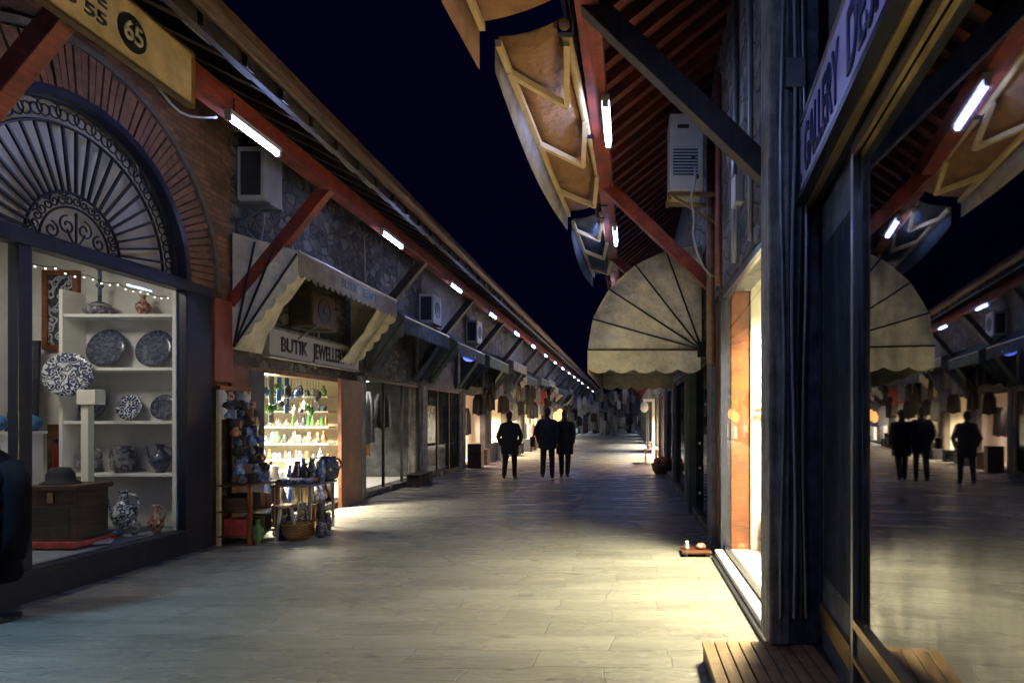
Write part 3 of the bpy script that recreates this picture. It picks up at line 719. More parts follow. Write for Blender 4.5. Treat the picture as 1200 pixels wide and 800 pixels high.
# picture, wall plate, paintings on the end wall
t = thing('framed_panel', (-6.73, 7.48, 2.36), 'tall filigree panel in an orange wooden frame on the shop wall', 'picture')
m = MB()
for (a, b, c, d) in ((-6.94, -6.88, 2.36, 3.3), (-6.58, -6.52, 2.36, 3.3), (-6.88, -6.58, 2.36, 2.42), (-6.88, -6.58, 3.24, 3.3)): m.box(a, b, 7.46, 7.515, c, d)
m.build('frame', 'orangewood', t)
m = MB(); m.box(-6.88, -6.58, 7.485, 7.515, 2.42, 3.24); m.build('picture', 'drawn', t)
m = MB(); m.lathe([(.001, 0), (.15, 0), (.17, .015), (.25, .04), (.248, .048), (.16, .022), (.001, .018)], (-6.3, 7.12, 2.04), 32, ax=(.25, -1, .12))
tag(m.build('plate', 'plate_white', smooth=True), 'largest white and black patterned plate, hung on the wall left of the shelves', 'plate')
t = thing('pedestal', (-5.84, 6.87, .28), 'slim pale pedestal standing before the left end of the shelves', 'pedestal')
m = MB(); m.box(-5.93, -5.85, 6.83, 6.91, .28, 1.7); m.build('column', 'cream', t, bevel=.005)
m = MB(); m.box(-5.95, -5.75, 6.8, 6.94, 1.7, 1.86); m.build('top', 'cream', t, bevel=.004)
for i, (x0, x1, l_) in enumerate(((-7.12, -6.76, 'dark painting leaning beside the mullion in the shop'), (-7.0, -6.62, 'dark painting on the wall at the left edge'))):
    yy = (7.2, 5.0)[i]
    t = thing('painting', ((x0 + x1) / 2, yy, 1.4), l_, 'painting')
    m = MB(); m.prism([(x0, yy, 1.4), (x1, yy, 1.4), (x1 - .06, yy + .1, 2.45), (x0 + .06, yy + .1, 2.45)], (0, .03, 0)); m.build('frame', 'black', t)
    m = MB(); m.prism([(x0 + .05, yy - .004, 1.46), (x1 - .05, yy - .004, 1.46), (x1 - .1, yy + .09, 2.39), (x0 + .1, yy + .09, 2.39)], (0, .006, 0)); m.build('canvas', 'canvasart', t)
for i, (x, y, l_) in enumerate(((-6.62, 6.95, 'folded blue silk cushion seen just right of the mullion'), (-6.8, 6.75, 'folded blue silk cushion at the left edge of the window'))):
    m = MB(); m.ball((x, y, 1.5), .15, (.9, .8, .65), 14); tag(m.build('cushion', 'bluecloth', smooth=True), l_, 'cushion')
    t = thing('display_stand', (x, y, .26), l_.replace('folded blue silk cushion', 'slim white stand under the blue cushion'), 'stand')
    m = MB(); m.box(x - .1, x + .1, y - .08, y + .08, .26, 1.38); m.build('column', 'white', t); m = MB(); m.box(x - .13, x + .13, y - .1, y + .1, 1.38, 1.41); m.build('top', 'white', t)
# string of bulbs below the transom
t = thing('bulb_string', (XL - .12, 6.3, 2.95), 'string of tiny pale bulbs hanging below the black transom of the arched shop', 'light string')
m = MB(); P = [(XL - .14, 5.4 + .05 * k, 2.93 - .03 * abs(math.sin(k * .45))) for k in range(36)]; m.tube(P, .004, 5); m.build('wire', 'cabledark', t)
for k in range(1, 36, 2):
    m = MB(); m.ball(Vector(P[k]) - Vector((0, 0, .018)), .009, n=8); m.build('bulb', 'led', t)

# dark padded jacket on a low stand by the left edge of the window
t = thing('jacket_stand', (-4.65, 5.45, 0), 'dark padded jacket with red lining on a stand at the left edge', 'jacket')
m = MB(); m.lathe([(.2, .30)] + [(.2 + .06 * math.sin((z - .3) / .84 * 2.2), z) for z in [.3 + .02 * k for k in range(1, 42)]] + [(.24, 1.14), (.15, 1.25), (.07, 1.31), (.06, 1.34)], (-4.72, 5.4, 0), 24)
for v in m.bm.verts:
    v.co.y = 5.4 + (v.co.y - 5.4) * .75
    v.co += Vector((v.co.x + 4.72, v.co.y - 5.4, 0)).normalized() * (abs(math.sin(v.co.z * 22)) * .022)
m.build('body', 'puffer', t, smooth=True)
for s_ in (-1, 1):
    m = MB(); m.tube([(-4.72 + s_ * .17, 5.4, 1.2), (-4.72 + s_ * .27, 5.36, 1.0), (-4.72 + s_ * .3, 5.33, .7), (-4.72 + s_ * .28, 5.32, .5)], [.08, .085, .08, .07], 12); m.build('sleeve', 'puffer', t, smooth=True)
m = MB(); m.tube([(-4.62, 5.21, .4), (-4.61, 5.2, .55), (-4.6, 5.215, .68)], [.03, .04, .02], 10); m.build('lining', 'red', t, smooth=True)
m = MB(); m.tube([(-4.58, 5.27, 1.24), (-4.5, 5.24, 1.0), (-4.49, 5.22, .6), (-4.53, 5.22, .36)], .009, 6); m.build('piping', 'greycloth', t)
m = MB(); m.tube([(-4.72, 5.4, .03), (-4.72, 5.4, 1.3)], .025, 8); m.lathe([(.2, 0), (.2, .02), (.03, .05)], (-4.72, 5.4, 0), 18); m.build('stand', 'iron', t)

t.location += Vector((-.2, -.56, 0))

# ochre sign on the left beam
t = thing('ochre_sign', (-3.72, 4.0, 4.2), 'long ochre signboard with two text rows and a black round number on the left beam', 'sign')
sx = -3.73
m = MB(); m.box(sx, sx + .03, 1.6, 5.34, 4.2, 4.62); ob_ = m.build('board', 'ochre_sign', t)
m = MB(); m.box(sx - .01, sx + .05, 1.6, 5.36, 4.62, 4.645); m.box(sx - .01, sx + .05, 1.6, 5.36, 4.175, 4.2); m.box(sx - .01, sx + .05, 5.34, 5.36, 4.2, 4.62); m.build('rim', 'brass', t)
lettering('EVALI GUNDE', .085, 'ink', ob_, (sx + .03, 3.42, 4.44), (0, 1, 0), (0, 0, 1), (1, 0, 0), width=1.05, bold=.02)
lettering('0212 237 68 55', .085, 'ink', ob_, (sx + .03, 3.22, 4.31), (0, 1, 0), (0, 0, 1), (1, 0, 0), width=1.25, bold=.02)
m = MB(); m.lathe([(.135, 0), (.135, .008)], (sx + .031, 4.70, 4.41), 32, ax=(1, 0, 0)); nd = m.build('number_disc', 'ink', t)
lettering('65', .14, 'pale_ink', nd, (sx + .041, 4.61, 4.345), (0, 1, 0), (0, 0, 1), (1, 0, 0), width=.18, bold=.02)
# duct and camera on the left wall
t = thing('security_camera', (XL + .1, 4.9, 4.25), 'small security camera on the wall under the ochre sign', 'camera')
m = MB(); m.tube([(XL, 5.0, 4.28), (XL + .16, 5.0, 4.28)], .018, 8); m.build('bracket', 'galv', t)
m = MB(); m.tube([(XL + .14, 5.1, 4.3), (XL + .2, 4.88, 4.25)], .045, 10); m.build('body', 'acwhite', t)

# ------------------------------------------------------------------ air conditioners
def ac_left(y, z, label, dx=.36, dy=.62, h=.7, group='air conditioning units on the shop walls', fan=True, casing='acwhite'):
    x0, x1 = XL + .02, XL + .02 + dx
    t = thing('air_conditioner', (x0, y, z), label, 'air conditioner', group)
    m = MB(); m.box(x0, x1, y, y + dy, z, z + h); m.build('casing', casing, t, bevel=.015)
    m = MB()
    m.box(x0 + .05, x1 - .05, y - .008, y - .003, z + .07, z + h - .07)
    m.build('side_louvre', 'acdark', t)
    if fan: m = MB(); m.lathe([(.2, 0), (.2, .012), (.17, .012), (.17, .006), (.05, .006), (.05, .016)], (x1, y + dy / 2, z + h / 2), 24, ax=(1, 0, 0)); m.build('fan_grille', 'acdark', t)
    m = MB(); m.bar((XL, y + .06, z - .02), (x1 + .04, y + .06, z - .02), .03, .03); m.bar((XL, y + dy - .06, z - .02), (x1 + .04, y + dy - .06, z - .02), .03, .03)
    m.bar((XL + .015, y + .06, z - .02), (XL + .015, y + dy - .06, z - .02), .03, .03); m.bar((XL, y + .06, z - .3), (x1, y + .06, z - .03), .025, .025); m.build('bracket', 'galv', t)
    m = MB(); m.tube([(x0 + .1, y + dy, z + .1), (x0 + .05, y + dy + .1, z - .1), (XL + .03, y + dy + .05, z - .6)], .012, 6); m.build('hose', 'cable', t)
    return t
ac_left(8.15, 4.36, 'old air conditioner on the wall above the first red brace, beneath the first lamp', dy=.42, fan=False)
ac_left(15.2, 3.85, 'grey air conditioner on the wall above the dark slate awnings')
ac_left(19.6, 3.9, 'small far grey air conditioner on the left wall')

for i, (pts, l_) in enumerate((([(XL + .12, 8.2 + .3 * k, 3.98 - .25 * math.sin(k / 11 * math.pi)) for k in range(12)], 'loose pale cable sagging across the stone wall above the beige awning'),
                              ([(-3.86 + .03 * math.sin(k), 4.9 + .14 * k, 4.35 - .16 * math.sin(k / 7 * math.pi)) for k in range(8)], 'thin cable looping from the ochre sign to the first lamp'),
                              ([(XL + .05, 12.0 + .02 * k, 5.0 - .25 * k) for k in range(10)], 'pale cable running down the wall past the beige awning'),
                              ([(XL + .08, 12.4 + .25 * k, 4.2 - .35 * math.sin(k / 9 * math.pi)) for k in range(10)], 'dark cable sagging along the wall above the first slate awning'))):
    m = MB(); m.tube(pts, .011, 6); tag(m.build('wall_cable', 'cabledark' if i == 3 else 'cable', smooth=True), l_, 'cable')

# ------------------------------------------------------------------ generic left/right shop bay
def bay(side, y0, y1, wallmat, floor_in, lamp, power, col, open_z, label, riser=.12, pilaster='plaster', depth=2.4, glass=None, frame='darkwood', inner='cream', split=2):
    """one shop: wall above, pilasters, frame, lit room behind"""
    s = -1 if side == 'l' else 1
    X = XL if side == 'l' else XR
    def bx(m, xa, xb, *r):      # xa, xb measured inward from the front
        a, b = X + s * xa, X + s * xb
        m.box(min(a, b), max(a, b), *r)
    pw = .35
    t = thing('shop', (X, (y0 + y1) / 2, 0), label, 'shop')
    m = MB(); bx(m, 0, .3, y0, y1, open_z, 5.6); m.build('wall', wallmat, t)
    m = MB(); bx(m, -.03, .3, y0 - .02, y0 + pw, 0, open_z - .002); m.build('pilaster', pilaster, t, bevel=.01)
    m = MB(); bx(m, .0, .3, y1 - .12, y1 - .022, 0, open_z - .002); m.build('pilaster', pilaster, t, bevel=.01)
    a, b = y0 + pw, y1 - .12
    m = MB(); bx(m, .0, .3, a, b, 0, riser); m.build('step', 'stone', t, bevel=.01)
    m = MB(); bx(m, .3, depth, a - .1, b + .1, riser - .04, riser); m.build('floor', 'offwhite', t)
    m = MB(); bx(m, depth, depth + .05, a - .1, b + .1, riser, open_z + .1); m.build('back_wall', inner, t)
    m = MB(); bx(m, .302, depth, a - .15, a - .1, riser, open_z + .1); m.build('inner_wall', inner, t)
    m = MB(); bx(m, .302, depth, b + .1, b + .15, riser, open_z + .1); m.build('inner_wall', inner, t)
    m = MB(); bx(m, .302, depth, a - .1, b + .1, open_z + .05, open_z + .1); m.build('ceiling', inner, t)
    fr = t
    for yy in (a, b - .06):
        m = MB(); bx(m, .04, .1, yy, yy + .06, riser, open_z - .06); m.build('door_frame', frame, t)
    m = MB(); bx(m, .04, .1, a, b, open_z - .06, open_z - .003); m.build('lintel', frame, t)
    for k in range(1, split):
        yy = a + (b - a) * k / split
        m = MB(); bx(m, .04, .09, yy - .025, yy + .025, riser, open_z - .06); m.build('mullion', frame, t)
    if glass:
        m = MB(); bx(m, .065, .07, a + .06, b - .06, riser, open_z - .06); m.build('window_pane', glass, t)
    if lamp:
        zc = open_z + .03; xc = X + s * (depth * .45); yc = (a + b) / 2
        m = MB(); m.box(xc - .35, xc + .35, yc - .35, yc + .35, zc - .02, zc + .015); m.build('ceiling_light', lamp, t)
        if y0 > 18: power *= 2.6
        if power: area('shop_light', (xc, yc, zc - .035), .7, power, col).data.spread = R(132)
    if label.startswith('very distant'): t['group'] = 'very distant shops'
    return t, X, s, a, b, depth

WARM = (1., .80, .47); WHITE = (1., .9, .74); PINK = (1., .66, .5); COOL = (.85, .9, 1.)
# ---- bright bowl shop
t, X, s, a, b, d = bay('l', 8.05, 11.8, 'stone', 0, 'panel_warm', 900, (1., .90, .64), 2.25, 'bright cream shop full of pots under the beige awning', riser=.1, pilaster='brownwood', depth=2.2, frame='orangewood', inner='cream', glass=None, split=1)
BS = t
m = MB(); m.box(XL + .03, XL + .1, 10.95, 11.8, 0, 2.24); m.build('door_shutter', 'brownwood', BS, bevel=.008)
m = MB(); m.box(XL - .05, XL + .03, 8.4, 8.75, .1, 2.2); m.build('side_window', 'canvasart', BS)

# shelves across the far inner wall and back wall of the bright shop
t = thing('wall_shelves', (-6.2, 10.6, .1), 'white wall shelves crowded with pots in the bright shop', 'shelf')
SZ = (.8, 1.1, 1.4, 1.68, 1.95)
for z in SZ:
    m = MB(); m.box(-7.2, XL - .35, 11.4, 11.72, z - .025, z); m.build('shelf', 'white', t)
    m = MB(); m.box(-7.27, -7.0, 8.5, 11.35, z - .025, z); m.build('shelf', 'white', t)
mats_pot = ['bluepot', 'copperware', 'greenpot', 'brassware', 'vase_red', 'plate_white', 'jug_glaze']
protos = {}
def pot(x, y, z, h, r, mtl, label, group, k):
    key = (mtl, k)
    m = MB(); prof = [[(.5, 0), (.95, .22), (1, .38), (.5, .66), (.36, .84), (.52, 1)], [(.4, 0), (.7, .18), (1, .45), (.5, .75), (.3, .82), (.5, 1)], [(.6, 0), (.95, .2), (1, .6), (.7, .9), (.7, 1)]][k]
    m.lathe([(a_ * r, b_ * h) for a_, b_ in prof], (x, y, z), 14)
    return tag(m.build('pot', mtl, smooth=True), label, 'pot', group)
G2 = 'pots on the shelves of the bright shop'
SN = dict(zip(SZ, ('lowest', 'second', 'third', 'fourth', 'top')))
for z in SZ:
    x = -7.0
    while x < XL - .42:
        r = rnd.uniform(.03, .065); h = rnd.uniform(.1, .22)
        pot(x, 11.5 + rnd.uniform(-.05, .05), z, h, r, rnd.choice(mats_pot + ['acdark', 'plate_dark']), 'small pot on the %s far shelf of the bright shop' % SN[z], G2, rnd.randrange(3))
        x += 2 * r + rnd.uniform(-.02, .02)
    y = 9.0
    while y < 11.2:
        r = rnd.uniform(.03, .065); h = rnd.uniform(.1, .22)
        pot(-7.12, y, z, h, r, rnd.choice(mats_pot + ['acdark', 'plate_dark']), 'small pot on the %s back wall shelf of the bright shop' % SN[z], G2, rnd.randrange(3))
        y += 2 * r + rnd.uniform(-.01, .03)
# low bench with big white and dark pots by the window
t = thing('display_bench', (-5.6, 10.2, .1), 'low white bench behind the bright shop front', 'bench')
m = MB(); m.box(-5.75, -5.35, 9.3, 11.3, .36, .4); m.build('top', 'white', t)
for yy in (9.35, 11.2):
    m = MB(); m.box(-5.72, -5.38, yy, yy + .05, .1, .36); m.build('leg', 'white', t)
for i in range(9):
    y = 9.4 + .215 * i
    pot(-5.55 + rnd.uniform(-.06, .06), y, .4, rnd.uniform(.3, .5), rnd.uniform(.07, .1), ['whitecloth', 'acdark', 'brassware', 'whitecloth', 'jug_glaze'][i % 5], 'tall pot in the row on the low bench of the bright shop', 'tall pots on the low bench', rnd.randrange(3))
for i in range(5):
    pot(-5.5 + rnd.uniform(-.05, .1), 8.95 + .1 * i, .1, .3 + .1 * (i % 3), .07, mats_pot[i % 7], 'pot on the floor just inside the bright shop door', 'pots on the bright shop floor', i % 3)
for i in range(20):
    y = 9.25 + .1 * i
    pot(-5.32 + rnd.uniform(-.04, .05), y, .1, rnd.uniform(.3, .75), rnd.uniform(.05, .09), rnd.choice(['acdark', 'plate_dark', 'brassware', 'whitecloth', 'jug_glaze', 'bluepot']), 'bottle or pot crowded on the floor along the bright shop window', 'pots crowded along the bright shop window', rnd.randrange(3))
for i in range(22):
    y = 8.9 + .1 * i; m = MB(); L_ = rnd.uniform(.1, .5)
    m.tube([(-5.4, y, 2.2), (-5.4, y, 2.2 - L_)], .004, 4); m.ball((-5.4, y, 2.2 - L_ - .05), rnd.uniform(.035, .06), (1, 1, rnd.uniform(1, 2)), 8)
    tag(m.build('pendant', rnd.choice(['acdark', 'bluepot', 'bluecloth', 'greenpot', 'whitecloth', 'acdark']), smooth=True), 'small pendant hanging in the top of the bright shop window', 'pendant', 'pendants in the bright shop window')
# hanging blue scarves high in the window
for i in range(5):
    y = 9.2 + i * .22; m = MB()
    P = [(-5.55 + .01 * j, y + .07 * math.cos(j), 2.1 - .7 * (.6 + .4 * (i % 2)) * jj) for jj in (0, 1) for j in ((0, 1, 2, 3, 4) if jj == 0 else (4, 3, 2, 1, 0))]
    m = MB(); n_ = 8; L_ = .4 + .15 * (i % 3)
    for k in range(n_):
        ya, yb = y + .14 * k / n_, y + .14 * (k + 1) / n_
        xa, xb = -5.5 + .02 * math.sin(k * 2.2), -5.5 + .02 * math.sin((k + 1) * 2.2)
        m.face([(xa, ya, 2.18 - L_), (xb, yb, 2.18 - L_), (xb, yb, 2.2), (xa, ya, 2.2)])
    bmesh.ops.remove_doubles(m.bm, verts=m.bm.verts[:], dist=.0005)
    tag(m.build('scarf', ['bluecloth', 'whitecloth', 'greycloth', 'bluecloth', 'bluecloth'][i], solid=.006), 'patterned scarf hanging high in the bright shop window', 'scarf', 'scarves hanging in the bright shop window')

# ---- goods outside between the arched shop and the bright shop
t = thing('goods_rack', (-4.8, 7.85, 0), 'tall wooden rack stacked with dark goods by the black window jamb', 'rack')
for (x, y) in ((-5.0, 7.7), (-5.0, 8.3), (-4.62, 7.7), (-4.62, 8.3)):
    m = MB(); m.box(x - .02, x + .02, y - .02, y + .02, 0, .75 if x > -4.9 else 1.95); m.build('post', 'orangewood' if x > -4.9 else 'pale_ink', t)
for z in (.12, .42, .74):
    m = MB(); m.box(-5.02, -4.6, 7.68, 8.32, z - .02, z); m.build('shelf', 'brownwood', t)
m = MB(); m.box(-5.03, -4.97, 7.68, 8.32, 1.9, 1.95); m.build('top_rail', 'orangewood', t)
for z in (.12, .42):
    for i in range(4):
        m = MB(); y = 7.76 + i * .14; h = rnd.uniform(.14, .22)
        m.box(-4.95, -4.66, y - .055, y + .055, z, z + h); tag(m.build('box', rnd.choice(['redcloth', 'brownwood', 'coat_brown', 'chest']), bevel=.008), 'small reddish box on the %s shelf of the goods rack' % ('bottom' if z < .3 else 'middle'), 'box', 'boxes on the goods rack')
for i in range(54):
    lv = i // 6; z = .74 + .115 * lv; y = 7.74 + (i % 6) * .1 + rnd.uniform(-.03, .03); x = -4.72 - .026 * lv + rnd.uniform(-.03, .02); r = rnd.uniform(.04, .075); c_ = i % 3
    m = MB()
    if c_ == 0: m.lathe([(.5 * r, 0), (r, r * .6), (.8 * r, r * 1.3), (.4 * r, r * 1.7), (.6 * r, r * 2)], (x, y, z), 9)
    elif c_ == 1: m.obox((x, y, z + r), (r * .8, r * .3, 0), (-r * .3, r * .8, 0), (0, 0, r))
    else: m.ball((x, y, z + r), r, (1, .9, rnd.uniform(.7, 1.2)), 8)
    tag(m.build('trinket', ['greycloth', 'coat_navy', 'plate_dark', 'coat_brown', 'vase_red', 'coat_black', 'bluepot', 'copperware'][rnd.randrange(8)], smooth=c_ != 1), 'small dark trinket crammed on the tall goods rack', 'trinket', 'trinkets crammed on the goods rack')
for i in range(4):
    m = MB(); y = 7.74 + i * .15
    m.lathe([(.02, 0), (.05, -.06), (.055, -.28), (.03, -.36)], (-4.98, y, 1.9), 10); tag(m.build('hanging_purse', ['whitecloth', 'vase_red', 'greycloth', 'whitecloth'][i], smooth=True), 'narrow purse hanging from the top rail of the goods rack', 'purse', 'purses on the top rail')
t = thing('folding_table', (-4.45, 8.75, 0), 'small low table of trinkets on the pavement before the bright shop', 'table')
m = MB(); m.box(-4.75, -4.2, 8.35, 9.1, .64, .67); m.build('tabletop', 'greycloth', t, bevel=.005)
for (x, y) in ((-4.72, 8.4), (-4.24, 8.4), (-4.72, 9.05), (-4.24, 9.05)):
    m = MB(); m.bar((x, y, 0), (x, y, .64), .03, .03); m.build('leg', 'alu', t)
for i in range(26):
    x, y = -4.7 + rnd.uniform(0, .45), 8.42 + rnd.uniform(0, .6)
    m = MB(); m.lathe([(.025, 0), (.06, .03), (.07, .07), (.065, .07), (.03, .02)], (x, y, .67), 12)
    tag(m.build('trinket_bowl', rnd.choice(['bluepot', 'copperware', 'plate_white', 'bluepot', 'jug_glaze']), smooth=True), 'small painted bowl on the trinket table before the bright shop', 'bowl', 'bowls on the trinket table')
for i in range(9):
    pot(-4.7 + i * .055, 8.75 + .05 * (i % 2), .67, rnd.uniform(.2, .36), rnd.uniform(.04, .06), ['bluepot', 'jug_glaze', 'plate_dark', 'bluepot', 'acdark'][i % 5], 'slim dark vase among the bowls of the trinket table', 'vases on the trinket table', i % 3)
vessel('kettle', -4.3, 9.0, .67, .34, .16, 'plate_dark', 'large dark lidded kettle at the street end of the trinket table', 'kettle', spout=True, k=2)
for i in range(16):
    m = MB(); x = -4.66 + rnd.uniform(0, .5); y = 8.2 + rnd.uniform(0, .8); h = rnd.uniform(.1, .4); r = rnd.uniform(.05, .09)
    m.lathe([(r * .7, 0), (r, h * .4), (r * .6, h * .8), (r * .7, h)], (x, y, 0), 12)
    tag(m.build('floor_pot', rnd.choice(['plate_dark', 'coat_brown', 'copperware', 'acdark', 'jug_glaze', 'vase_red']), smooth=True), 'small pot crowded on the paving under the trinket table', 'pot', 'pots under the trinket table')
t = thing('woven_basket', (-4.3, 8.0, 0), 'round copper brown basket on the paving before the trinket table', 'basket')
m = MB(); m.lathe([(.13, 0), (.17, .08), (.185, .2), (.19, .21), (.17, .2), (.15, .05)], (-4.25, 8.1, 0), 24); m.build('body', 'basket', t, smooth=True)
m = MB(); m.tube([(-4.25 + .19 * math.cos(q), 8.1 + .19 * math.sin(q), .21) for q in [k * math.pi / 12 for k in range(25)]], .012, 6); m.build('rim', 'basket', t)
vessel('jar', -4.62, 7.85, 0, .3, .09, 'greenpot', 'glossy green jar on the paving beside the goods rack', 'jar', handle=False, k=1)
vessel('jar', -4.02, 8.25, 0, .2, .07, 'plate_dark', 'small dark jar beside the copper brown basket', 'jar', handle=False, k=2)
t = thing('painted_stool', (-4.45, 8.2, 0), 'white painted stool with decorated seat under the trinket table edge', 'stool')
m = MB(); m.lathe([(.13, .4), (.14, .41), (.14, .43), (.12, .44)], (-4.45, 8.15, 0), 18); m.build('seat', 'vase_red', t)
for q in (0, 1, 2):
    m = MB(); an = q * 2.1 + .4; m.bar((-4.45 + .14 * math.cos(an), 8.15 + .14 * math.sin(an), 0), (-4.45 + .08 * math.cos(an), 8.15 + .08 * math.sin(an), .41), .028, .028); m.build('leg', 'whitecloth', t)

# ---- beige awning with side cheeks over the bright shop
def cheek_awning(y0, y1, cloth, strip, val, label, text=None, fx=-4.2, fz=3.67, drop=.27, wz=2.43, topz=3.9, group=None, ribs=True):
    t = thing('shop_awning', (XL, (y0 + y1) / 2, wz), label, 'awning', group)
    wx = XL + .06
    m = MB(); m.face([(wx, y0, topz), (wx, y1, topz), (fx, y1, fz), (fx, y0, fz)]); m.build('top_cloth', val, t, solid=.008)
    for y, e in ((y0, 1), (y1, -1)):
        # scalloped cheek
        low = []; n = 6; A, B = Vector((fx, y, fz - drop)), Vector((wx, y, wz))
        nn = Vector((B.z - A.z, 0, -(B.x - A.x))).normalized()
        if nn.z > 0: nn = -nn
        for k in range(n * 6 + 1):
            q = k / (n * 6); low.append(A.lerp(B, q) + nn * .05 * abs(math.sin(q * n * math.pi)))
        m = MB(); m.face([(wx, y, topz), (fx, y, fz)] + low); m.build('side_cheek', cloth, t, solid=.008)
        # sloping strip facing the street
        m = MB(); seg = 10; wd = strip
        for k in range(seg):
            q0, q1 = k / seg, (k + 1) / seg
            def W(q): return wd * (1 - .25 * math.sin(q * math.pi)) + .03 * math.sin(q * 21)
            p0, p1 = Vector((fx, y, fz - .02)).lerp(B, q0), Vector((fx, y, fz - .02)).lerp(B, q1)
            m.face([p0, p1, p1 + Vector((0, e * W(q1), 0)), p0 + Vector((0, e * W(q0), 0))])
        bmesh.ops.remove_doubles(m.bm, verts=m.bm.verts[:], dist=.0005); m.build('front_strip', cloth, t, solid=.008, smooth=True)
        if ribs:
            for q in (.0, .35, .65):
                m = MB(); p = Vector((wx, y + e * .02, topz)).lerp(Vector((fx, y + e * .02, fz)), 1 - q)
                m.tube([(wx + .02, y - e * .015, wz + .02), (p.x + .0, y - e * .015, p.z - .04)], .014, 6); m.build('rib', 'iron', t)
    # scalloped valance
    m = MB(); n = max(4, int((y1 - y0) / .17)); pts = []
    for k in range(n * 6 + 1):
        q = k / (n * 6); pts.append((fx + .01, y0 + (y1 - y0) * q, fz - drop - .06 * abs(math.sin(q * n * math.pi))))
    m.face([(fx + .01, y1, fz), (fx + .01, y0, fz)] + pts); m.build('valance', val, t, solid=.006)
    m = MB(); m.tube([(fx, y0, fz), (fx, y1, fz)], .02, 8); m.build('front_rail', 'alu', t)
    if text:
        for (bd, hgt, o_, wdt, mt) in text: lettering(bd, hgt, mt, t, (fx + .014, o_, fz - .2), (0, 1, 0), (0, 0, 1), (1, 0, 0), width=wdt, depth=.006)
    return t
cheek_awning(8.0, 11.4, 'canvas', .6, 'canvas_pale', 'beige canvas awning with open middle and scalloped valance over the bright shop', text=[('BUTIK', .13, 9.2, .55, 'teal_ink'), ('EVI', .13, 9.95, .5, 'teal_ink')])
# white signboard under that awning
t = thing('white_sign', (XL + .1, 10.2, 2.45), 'white signboard with black lettering under the beige awning', 'sign')
m = MB(); m.box(XL + .02, XL + .12, 8.72, 11.6, 2.43, 2.8); wb_ = m.build('board', 'white_sign', t, bevel=.006)
m = MB(); m.box(XL + .02, XL + .14, 8.7, 11.62, 2.40, 2.428); m.box(XL + .02, XL + .14, 8.7, 11.62, 2.802, 2.83); m.build('rim', 'greywood', t)
lettering('BUTIK', .2, 'ink', wb_, (XL + .12, 9.0, 2.51), (0, 1, 0), (0, 0, 1), (1, 0, 0), width=.75, bold=.03)
lettering('JEWELLERY', .23, 'ink', wb_, (XL + .12, 9.9, 2.495), (0, 1, 0), (0, 0, 1), (1, 0, 0), width=1.15, bold=.03)
lettering('64', .2, 'ink', wb_, (XL + .12, 11.2, 2.51), (0, 1, 0), (0, 0, 1), (1, 0, 0), width=.26, bold=.03)
ac_left(9.4, 2.95, 'shade coloured air conditioner in the dark opening of the beige awning', dy=.7, h=.5, casing='copper')  # casing browned to stand in for shade and orange light in the opening

# ---- further left bays
def garment(x, y, z, h, wd, mtl, label, group, cat='garment', nm='hanging_garment'):
    m = MB(); n = 10
    for k in range(n):
        a_, b_ = k / n, (k + 1) / n
        f = lambda q: Vector((x + .03 * math.sin(q * 14 + y * 3), y - wd / 2 + wd * q, 0))
        p, q = f(a_), f(b_)
        top = .5
        pt, qt = Vector((x, y + (p.y - y) * top, z)), Vector((x, y + (q.y - y) * top, z))
        pm, qm = Vector((p.x, p.y, z - h * .25)), Vector((q.x, q.y, z - h * .25))
        pb, qb = Vector((p.x * 1, y + (p.y - y) * 1.1, z - h + .03 * math.sin(a_ * 9))), Vector((q.x, y + (q.y - y) * 1.1, z - h + .03 * math.sin(b_ * 9)))
        m.face([pm, qm, qt, pt]); m.face([pb, qb, qm, pm])
    bmesh.ops.remove_doubles(m.bm, verts=m.bm.verts[:], dist=.0008)
    o = m.build(nm, mtl, solid=.02, smooth=True); o.rotation_euler.z = rnd.uniform(.5, 1.7) * rnd.choice((-1, 1))
    return tag(o, label, cat, group)

specs = [  # y0 index, wall, lamp, power, colour, label
 (2, 'stone', 'panel_white', 60, WHITE, 'dim shop with a pale lit floor behind the brown pillar'),
 (3, 'plaster', 'panel_white', 7, WARM, 'closed dark grey shop with a faintly lit floor'),
 (4, 'stone', 'panel_white', 100, PINK, 'rosy lit shop with hanging garments behind the lone walker'),
 (5, 'stone', 'panel_warm', 380, WARM, 'bright yellow shop to the right of the lone walker'),
 (6, 'plaster', 'panel_warm', 420, WARM, 'bright yellow shop behind the walking pair'),
 (7, 'stone', 'panel_warm', 300, WARM, 'bright far shop beside the walking pair'),
 (8, 'stone', 'panel_white', 120, WHITE, 'far shop just beyond the walking pair'),
 (9, 'plaster', 'panel_warm', 250, WHITE, 'small far shop with an orange glow at the right of the pair'),
 (10, 'stone', 'panel_white', 260, WHITE, 'far cool lit shop in the left row, nearer of the last ones'),
 (11, 'stone', 'panel_white', 80, WHITE, 'far white lit shop in the left row'),
 (12, 'plaster', 'panel_white', 30, COOL, 'far dim shop in the left row close to the street end'),
 (13, 'stone', 'panel_white', 40, WHITE, 'far shop in the left row, last but one'),
 (14, 'stone', 'panel_white', 40, COOL, 'far dim shop of the left row before the street darkens'),
] + [(k, ('stone', 'plaster')[k % 2], 'panel_white' if k % 3 == 0 else None, 130 if k % 3 == 0 else 0, (.5, .65, 1.), 'very distant dark shop of the left row') for k in range(15, 25)]
for (i, wm, lamp, pw, col, lab) in specs:
    y0, y1 = LB[i], LB[i + 1]
    t, X, s, a, b, d = bay('l', y0, y1, wm, 0, lamp, pw, col, 2.35, lab, pilaster='greywood' if i in (2, 3) else 'plaster', frame='brownwood' if i % 2 else 'darkwood', glass='glass_dark' if i == 3 else None, split=1 if i > 3 else 3, inner='plaster' if i in (2, 3) else 'cream')  # dim rooms get darker inner walls: shade put into the colour
